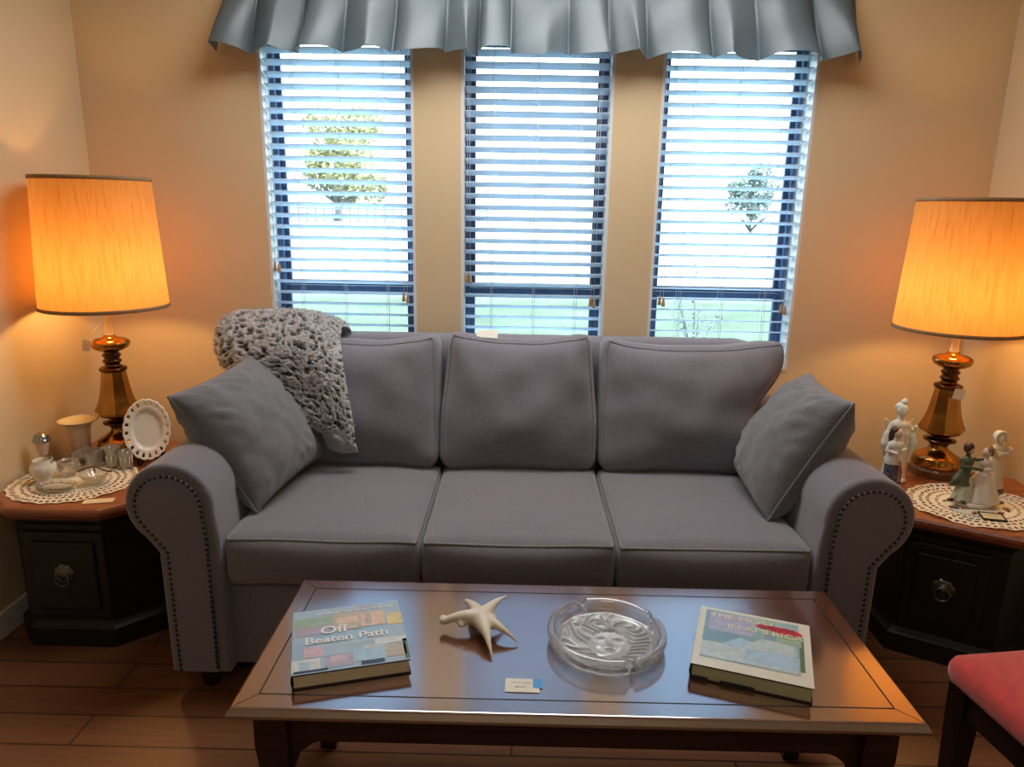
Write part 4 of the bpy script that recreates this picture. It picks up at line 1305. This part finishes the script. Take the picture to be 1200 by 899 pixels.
def head(bm, c, H, face):
    """egg head with nose, brow, chin; face = unit direction it looks at"""
    H = H*1.28
    f = Vector(face).normalized(); s = Vector((-f.y, f.x, 0)); c = Vector(c)
    ball(bm, c, (.050*H, .050*H, .064*H), 14); ball(bm, c+f*.014*H-Vector((0, 0, .03*H)), (.032*H, .032*H, .032*H), 10)
    ball(bm, c+f*.050*H-Vector((0, 0, .006*H)), (.010*H, .010*H, .014*H), 8)
    for q in (-1, 1): ball(bm, c+f*.040*H+s*q*.018*H+Vector((0, 0, .016*H)), .008*H, 6); ball(bm, c+s*q*.05*H, (.010*H, .010*H, .016*H), 6)
    ball(bm, c+f*.042*H-Vector((0, 0, .030*H)), (.012*H, .014*H, .006*H), 6)

def robe(bm, prof, folds, amp, squash=.75, seg=48, mtx=None):
    lathe(bm, prof, seg, (mtx or Matrix()) @ Matrix.Diagonal((1, squash, 1, 1)), rfun=lambda r, z, a: r*(1+amp*sin(folds*a+z*30)), close=True)

# tall robed lady in white porcelain
def tall_lady():
    H = .265
    root = empty('robed_lady_figurine', (1.358, -.490, EZ)); root.scale = (1.1,)*3; tag(root, 'tall white porcelain robed lady figurine with topknot behind the kimono figurine', 'figurine', 'porcelain figurines on the right table')
    bm = bmesh.new()
    robe(bm, [(.038, .012), (.036, .03), (.033, .08), (.036, .13), (.035, .16), (.028, .18)], 9, .07)
    person_blobs(bm, H, [[(-.09, 0, .74), (-.15, -.03, .62), (-.06, -.10, .58)], [(.09, 0, .74), (.16, -.03, .64), (.14, -.11, .72)]])
    for s in (-1, 1):   # hanging sleeves
        tube(bm, [(s*.040, -.008, .165), (s*.046, -.012, .13), (s*.040, -.008, .085)], [.010, .014, .006], 8)
    o = link('robe', remeshed('robe', bm, .003, 2), M['porcelain'], root)
    bm = bmesh.new(); head(bm, (0, -.004, .90*H), H, (0, -1, 0)); link('head', remeshed('head', bm, .0022, 1), M['porcelain'], root)
    bm = bmesh.new(); ball(bm, (0, .004, .932*H), (.0195, .0185, .016)); ball(bm, (.004, .0, .995*H), (.011, .011, .010)); ball(bm, (.006, .0, 1.025*H), (.007, .007, .006)); link('topknot', remeshed('topknot', bm, .002, 1), M['porcelain'], root)
    bm = bmesh.new()
    for s in (-1, 1): tube(bm, [(s*.018, .006, .70*H), (s*.045, .008, .78*H), (s*.050, .006, .70*H), (s*.042, 0, .60*H), (s*.05, -.004, .48*H)], .0025, 6)
    obj('floating_scarf', bm, M['porcelain'], root)
    bm = bmesh.new(); lathe(bm, [(0, 0), (.040, 0), (.042, .006), (.036, .014), (.0, .015)], 30, rfun=lambda r, z, a: r*(1+.05*sin(5*a))); obj('base', bm, M['porcelain'], root)
tall_lady()

def kimono_lady():
    H = .225
    root = empty('kimono_figurine', (1.307, -.575, EZ)); tag(root, 'dark-haired figurine in pale top and blue patterned skirt beside the sofa arm', 'figurine', 'porcelain figurines on the right table')
    bm = bmesh.new(); robe(bm, [(.026, .010), (.028, .02), (.024, .06), (.026, .095), (.023, .108)], 7, .08); obj('patterned_skirt', bm, M['kimono'], root)
    bm = bmesh.new(); robe(bm, [(.030, .090), (.029, .11), (.022, .13)], 6, .05)
    person_blobs(bm, H, [[(-.09, 0, .74), (-.14, -.04, .62), (-.02, -.11, .60)], [(.09, 0, .74), (.14, -.05, .64), (.06, -.12, .66)]])
    link('pale_top', remeshed('pale_top', bm, .0028, 2), M['porcelain'], root)
    bm = bmesh.new(); head(bm, (.002, -.004, .90*H), H, (.5, -.8, 0)); link('head', remeshed('head', bm, .002, 1), M['skin'], root)
    bm = bmesh.new(); ball(bm, (-.003, .004, .93*H), (.018, .018, .0165)); tube(bm, [(-.006, .010, .90*H), (-.009, .012, .82*H), (-.010, .013, .74*H)], [.014, .013, .007], 8); link('hair', remeshed('hair', bm, .002, 1), M['darkhair'], root)
    bm = bmesh.new(); lathe(bm, [(.0, .0), (.030, 0), (.032, .006), (.026, .012), (.0, .012)], 24); obj('base', bm, M['porcelain_grey'], root)
    bm = bmesh.new(); tube(bm, [(.010, -.028, .11), (.016, -.030, .07), (.018, -.028, .03)], [.003, .004, .003], 6); obj('red_sash', bm, M['redthread'], root)
kimono_lady()

def couple():
    root = empty('dancing_couple_figurine', (1.500, -.715, DZ)); tag(root, 'dancing couple figurine, man in green coat and lady in white gown', 'figurine', 'porcelain figurines on the right table')
    H = .205
    bm = bmesh.new(); lathe(bm, [(0, 0), (.056, 0), (.058, .006), (.054, .014), (.0, .015)], 40, Matrix.Translation((.012, 0, 0)) @ Matrix.Diagonal((1.05, .8, 1, 1))); obj('base', bm, M['whitegown'], root)
    # lady (right), swirling gown
    gx = .034
    bm = bmesh.new()
    robe(bm, [(.056, .012), (.056, .02), (.048, .05), (.034, .085), (.021, .110)], 8, .06, .85, 56, Matrix.Translation((gx, 0, 0)))
    b2 = bmesh.new(); person_blobs(b2, H*.98, [[(-.09, 0, .74), (-.17, -.02, .70), (-.26, -.02, .72)], [(.09, 0, .74), (.10, -.08, .62), (-.08, -.12, .64)]])
    for v in b2.verts: v.co = Vector((v.co.x*.85+gx, v.co.y*.9, v.co.z))
    me = bpy.data.meshes.new('x'); b2.to_mesh(me); b2.free(); bm.from_mesh(me)
    link('white_gown', remeshed('white_gown', bm, .0028, 2), M['whitegown'], root)
    bm = bmesh.new(); head(bm, (gx-.002, 0, .90*H*.98), H, (-1, -.25, 0)); link('lady_head', remeshed('lady_head', bm, .002, 1), M['skin'], root)
    bm = bmesh.new(); ball(bm, (gx+.004, 0, .93*H*.98), (.0148, .015, .0145)); ball(bm, (gx+.014, .0, .875*H), (.008, .009, .012)); ball(bm, (gx+.007, 0, .99*H*.98), (.007, .007, .006)); link('lady_hair', remeshed('lady_hair', bm, .002, 1), M['brownhair'], root)
    # man (left), seen from behind, coat tails swinging out
    mx = -.028
    b2 = bmesh.new(); person_blobs(b2, H*1.03, [[(-.10, 0, .75), (-.10, -.08, .64), (.12, -.12, .62), (.20, -.11, .60)], [(.10, 0, .75), (.18, .02, .72), (.26, .0, .74)]])
    for v in b2.verts: v.co = Vector((v.co.x*.9+mx, v.co.y, v.co.z))
    lathe(b2, [(.018, .118), (.026, .095), (.034, .070), (.030, .068), (.016, .10)], 32, Matrix.Translation((mx-.004, 0, 0)) @ Matrix.Diagonal((1, .75, 1, 1)))
    tube(b2, [(mx-.012, .0, .105), (mx-.030, -.004, .082), (mx-.046, -.006, .066)], [.014, .014, .006], 8)
    link('green_coat', remeshed('green_coat', b2, .0026, 2), M['greencoat'], root)
    bm = bmesh.new(); robe(bm, [(.036, .014), (.036, .02), (.030, .05), (.022, .085), (.016, .10)], 6, .09, .8, 40, Matrix.Translation((mx+.004, -.004, 0)))
    tube(bm, [(mx-.006, 0, .085), (mx-.018, -.006, .05), (mx-.036, -.010, .022)], [.014, .011, .008], 8)
    link('pale_breeches', remeshed('pale_breeches', bm, .0026, 2), M['palegreen'], root)
    bm = bmesh.new(); ball(bm, (mx-.042, -.014, .019), (.012, .007, .006)); ball(bm, (mx-.012, -.034, .019), (.008, .010, .006)); obj('shoes', bm, M['darkhair'], root)
    bm = bmesh.new(); head(bm, (mx+.003, 0, .91*H*1.03), H, (1, -.15, 0)); link('man_head', remeshed('man_head', bm, .002, 1), M['skin'], root)
    bm = bmesh.new(); ball(bm, (mx-.002, 0, .945*H*1.03), (.0160, .0158, .0140)); ball(bm, (mx-.007, 0, .905*H*1.03), (.0105, .0130, .012)); link('man_hair', remeshed('man_hair', bm, .002, 1), M['darkhair'], root)
couple()

def bonnet_lady():
    H = .215
    root = empty('bonnet_lady_figurine', (1.655, -.585, DZ)); tag(root, 'pale bisque lady figurine in a bonnet with folded arms behind the dancers', 'figurine', 'porcelain figurines on the right table')
    bm = bmesh.new(); robe(bm, [(.036, .010), (.035, .02), (.029, .06), (.027, .10), (.022, .118)], 10, .05, .8)
    person_blobs(bm, H, [[(-.10, 0, .74), (-.16, -.05, .66), (.05, -.13, .66)], [(.10, 0, .74), (.16, -.05, .64), (-.05, -.13, .63)]])
    ball(bm, (-.032, -.018, .155), .012, 8); ball(bm, (.034, -.010, .150), .012, 8)
    link('gown', remeshed('gown', bm, .0028, 2), M['sand'], root)
    bm = bmesh.new(); head(bm, (0, -.004, .88*H), H, (-.3, -1, 0)); link('head', remeshed('head', bm, .002, 1), M['sand'], root)
    bm = bmesh.new(); ball(bm, (0, .006, .905*H), (.0205, .0185, .0215)); tube(bm, [(.020*cos(PI*(i-2)/10), -.009, .885*H+.024*sin(PI*(i-2)/10)) for i in range(15)], .0042, 8); link('bonnet', remeshed('bonnet', bm, .002, 1), M['porcelain'], root)
    bm = bmesh.new(); lathe(bm, [(0, 0), (.036, 0), (.037, .008), (.0, .010)], 28); obj('base', bm, M['handle'], root)
bonnet_lady()

# small framed card on the doily
root = empty('small_framed_card', (1.512, -.822, EZ+.006), math.radians(-14)); root.rotation_euler = (math.radians(2), 0, math.radians(-14))
tag(root, 'tiny dark-framed card lying flat in front of the dancing couple', 'frame')
bm = bmesh.new(); w, h, b = .044, .034, .006
for a in ((-w, w, -h, -h+b), (-w, w, h-b, h), (-w, -w+b, -h+b, h-b), (w-b, w, -h+b, h-b)): box(bm, *[q*.8 for q in a], 0, .004, bev=.001)
obj('frame', bm, M['blackwood'], root, smooth=False)
bm = bmesh.new(); box(bm, -.031, .031, -.023, .023, .0005, .002); obj('card', bm, M['cream_paper'], root, smooth=False)
bm = bmesh.new()
for yy in (.010, .003, -.004): tube(bm, [(-.018+.004*i, yy+.001*sin(i*2), .0024) for i in range(9)], .0005, 4)
obj('faded_print', bm, M['sand'], root)

# ------------------------------------------------------------------ red upholstered chair
def red_chair():
    root = empty('red_chair', (1.268, -1.715, .0), math.radians(8)); tag(root, 'red upholstered dark wood chair beside the end of the coffee table', 'chair')
    hx = hy = .24
    bm = bmesh.new()
    def f(p):
        q = rbox(p, (hx+.012, hy+.012, .038), .034)
        if p.z > 0: q.z += .020*(1-p.x**2)*(1-p.y**2)
        return q+Vector((0, 0, .434))
    cube_grid(bm, (20, 20, 8), f); obj('seat', bm, M['red'], root)
    bm = bmesh.new()
    for a in ((-hx+.02, hx-.02, -hy+.012, -hy+.034), (-hx+.02, hx-.02, hy-.034, hy-.012), (-hx+.012, -hx+.034, -hy+.03, hy-.03), (hx-.034, hx-.012, -hy+.03, hy-.03)): box(bm, *a, .335, .402, bev=.003)
    obj('seat_rail', bm, M['chairwood'], root, smooth=False)
    for sx in (-1, 1):
        for sy in (-1, 1):
            bm = bmesh.new(); x, y = sx*(hx-.028), sy*(hy-.028)
            rings = []
            for r_, z_ in ((.016, 0), (.018, .1), (.024, .33), (.025, .40)): rings.append([bm.verts.new((x+a*r_, y+b*r_, z_)) for a, b in ((-1, -1), (1, -1), (1, 1), (-1, 1))])
            for a, b in zip(rings, rings[1:]):
                for i in range(4): bm.faces.new((a[i], a[(i+1) % 4], b[(i+1) % 4], b[i]))
            bm.faces.new(rings[0][::-1]); bm.faces.new(rings[-1]); obj('leg', bm, M['chairwood'], root, smooth=False)
    bm = bmesh.new()
    def g(p):
        q = rbox(p, (.03, .20, .20), .028); q.x += .255+(q.z+.2)*.12; q.z += .74; return q
    cube_grid(bm, (6, 16, 16), g); obj('backrest', bm, M['red'], root)
    bm = bmesh.new()
    for y in (-.21, .21):
        bm = bmesh.new(); tube(bm, [(.222, y, .38), (.25, y, .56), (.30, y, .96)], .016, 8); obj('back_post', bm, M['chairwood'], root)
red_chair()

# ------------------------------------------------------------------ outside the windows
GZ = -.35
M['lawn'] = mat('lawn_green', (.065, .105, .06), .9, noise_amt=.35, noise_scale=1.2)
M['field'] = mat('pale_field', (.36, .36, .33), .95, noise_amt=.12, noise_scale=.15)
M['road'] = mat('pale_road', (.10, .125, .15), .9, noise_amt=.05, noise_scale=.5)
M['leaf_yellow'] = mat('yellow_leaves', (.30, .30, .15), .8, noise_amt=.4, noise_scale=.6)
M['leaf_blue'] = mat('blue_green_leaves', (.15, .20, .19), .8, noise_amt=.4, noise_scale=1.)
M['bark'] = mat('bark', (.13, .14, .14), .9, noise_amt=.3, noise_scale=3)
M['fence'] = mat('grey_fence', (.14, .17, .18), .8, noise_amt=.15, noise_scale=3)
for nm, (y0, y1), z, m in (('lawn', (.16, 11.3), GZ, 'lawn'), ('road', (11.3, 13.6), GZ+.0, 'road'), ('field', (13.6, 400), GZ, 'field')):
    bm = bmesh.new(); box(bm, -200, 200, y0, y1, z-.2, z); struct(obj(nm, bm, M[m], smooth=False))

def tree(label, name, loc, w, h, trunk, m, n, leaf, seed):
    root = empty(name, loc); tag(root, label, 'tree', 'trees seen through the blinds')
    random.seed(seed)
    bm = bmesh.new(); pts = [(0, 0, 0), (.1, 0, trunk*.6), (0, .1, trunk*1.3), (.1, 0, h*.8)]
    tube(bm, pts, [w*.04, w*.032, w*.025, w*.006], 8)
    for k in range(6):
        a = random.uniform(0, 2*PI); z = trunk*random.uniform(.8, 1.6)
        tube(bm, [(0, 0, z), (w*.2*cos(a), w*.2*sin(a), z+h*.15), (w*.4*cos(a), w*.4*sin(a), z+h*.25)], [w*.018, w*.012, w*.004], 6)
    obj('trunk', bm, M['bark'], root)
    bm = bmesh.new(); lumps = []
    for _ in range(16):
        a = random.uniform(0, 2*PI); r = random.uniform(0, .36)*w; z = random.uniform(trunk+.1*h, h*.92)
        lumps.append((Vector((r*cos(a), r*sin(a), z)), random.uniform(.10, .2)*w))
    for _ in range(n):
        c, r = random.choice(lumps); d = Vector((random.gauss(0, 1), random.gauss(0, 1), random.gauss(0, .8))).normalized()*r*random.uniform(.6, 1.05)
        p = c+d; a = Vector((random.gauss(0, 1), random.gauss(0, 1), random.gauss(0, 1))).normalized(); b = a.orthogonal().normalized(); s = leaf*random.uniform(.6, 1.3)
        bm.faces.new([bm.verts.new(q) for q in (p-a*s, p-b*s*.6, p+a*s, p+b*s*.6)])
    obj('foliage', bm, m, root, smooth=False)
tree('yellow-green tree beyond the fence seen through the left blind', 'leafy_tree', (-18.6, 72, GZ), 12, 10.5, 1.5, M['leaf_yellow'], 5000, .28, 1)
tree('blue-green round tree seen through the right blind', 'round_tree', (18.7, 58, GZ), 4.6, 5.4, .1, M['leaf_blue'], 3500, .16, 2)
tree('faint distant tree at the edge of the middle window', 'distant_tree', (13.5, 110, GZ), 8, 10, 2, M['leaf_blue'], 1500, .25, 3)
root = empty('rail_fence', (-14, 66, GZ)); tag(root, 'grey rail fence beyond the yard seen through the left blind', 'fence')
bm = bmesh.new()
for k in range(27): box(bm, -10+k*.8-.07, -10+k*.8+.07, -.05, .05, 0, 1.7)
for z in (.5, 1.2): box(bm, -10, 10.8, -.04, .04, z, z+.16)
obj('pickets', bm, M['fence'], root, smooth=False)
# a leafy plant just outside the right-hand window
root = empty('garden_plant', (1.95, 5.0, GZ)); tag(root, 'thin leafy garden plant outside the right window just above the sofa', 'plant'); random.seed(9)
bm = bmesh.new(); bm2 = bmesh.new()
for k in range(5):
    a = random.uniform(0, 6.28); tip = Vector((.22*cos(a), .22*sin(a), random.uniform(.6, 1.25))); tube(bm, [(0, 0, 0), tip*.5+Vector((0, 0, .05)), tip], [.012, .009, .003], 6)
    for _ in range(40):
        p = tip*random.uniform(.45, 1.05)+Vector((random.gauss(0, .05), random.gauss(0, .05), 0)); d = Vector((random.gauss(0, 1), random.gauss(0, 1), random.gauss(0, 1))).normalized(); b = d.orthogonal().normalized()
        bm2.faces.new([bm2.verts.new(q) for q in (p-d*.03, p-b*.016, p+d*.03, p+b*.016)])
obj('stems', bm, M['bark'], root); obj('foliage', bm2, M['leaf_blue'], root, smooth=False)

# ------------------------------------------------------------------ light
w = bpy.data.worlds.new('sky'); SC.world = w; w.use_nodes = True
bg = w.node_tree.nodes['Background']; bg.inputs['Color'].default_value = (.72, .90, 1.0, 1); bg.inputs['Strength'].default_value = 7.5
def light(name, kind, loc, rot, energy, color, **kw):
    l = bpy.data.lights.new(name, kind); l.energy = energy; l.color = color
    for k, v in kw.items(): setattr(l, k, v)
    o = bpy.data.objects.new(name, l); COL.objects.link(o); o.location = loc; o.rotation_euler = rot
    return o
light('sun', 'SUN', (0, -10, 20), (math.radians(48), 0, math.radians(12)), 2.5, (1, .97, .9), angle=.01)
light('ceiling_fill', 'AREA', (.05, -.66, ZC-.02), (0, 0, 0), 27., (1., .95, .90), shape='RECTANGLE', size=1.6, size_y=.7)  # added fill light without a fixture, brightens the seat tops
light('ceiling_fill', 'AREA', (.0, -3.7, ZC-.02), (0, 0, 0), 7., (1., .93, .85), shape='RECTANGLE', size=1.2, size_y=.8)  # second added fill, behind the camera, lifts book edges and fronts

# ------------------------------------------------------------------ camera
cd = bpy.data.cameras.new('camera'); cam = bpy.data.objects.new('camera', cd); COL.objects.link(cam)
cd.sensor_fit = 'HORIZONTAL'; cd.sensor_width = 36; cd.lens = 850/1200*36; cd.clip_start = .05; cd.clip_end = 1000
d = Vector((12, 208, -850)).normalized(); up = Vector((60, 3450, 850)).normalized()
up = (up-d*up.dot(d)).normalized(); xx = d.cross(up)
R3 = Matrix((xx, d, up))
cam.matrix_world = Matrix.Translation((0, -2.98, 1.44)) @ R3.to_4x4()
SC.camera = cam
SC.view_settings.view_transform = 'Standard'
SC.view_settings.look = 'None'
SC.cycles.use_denoising = True
SC.cycles.max_bounces = 12; SC.cycles.transparent_max_bounces = 24
SC.cycles.caustics_reflective = False; SC.cycles.caustics_refractive = False
SC.cycles.sample_clamp_indirect = 6.
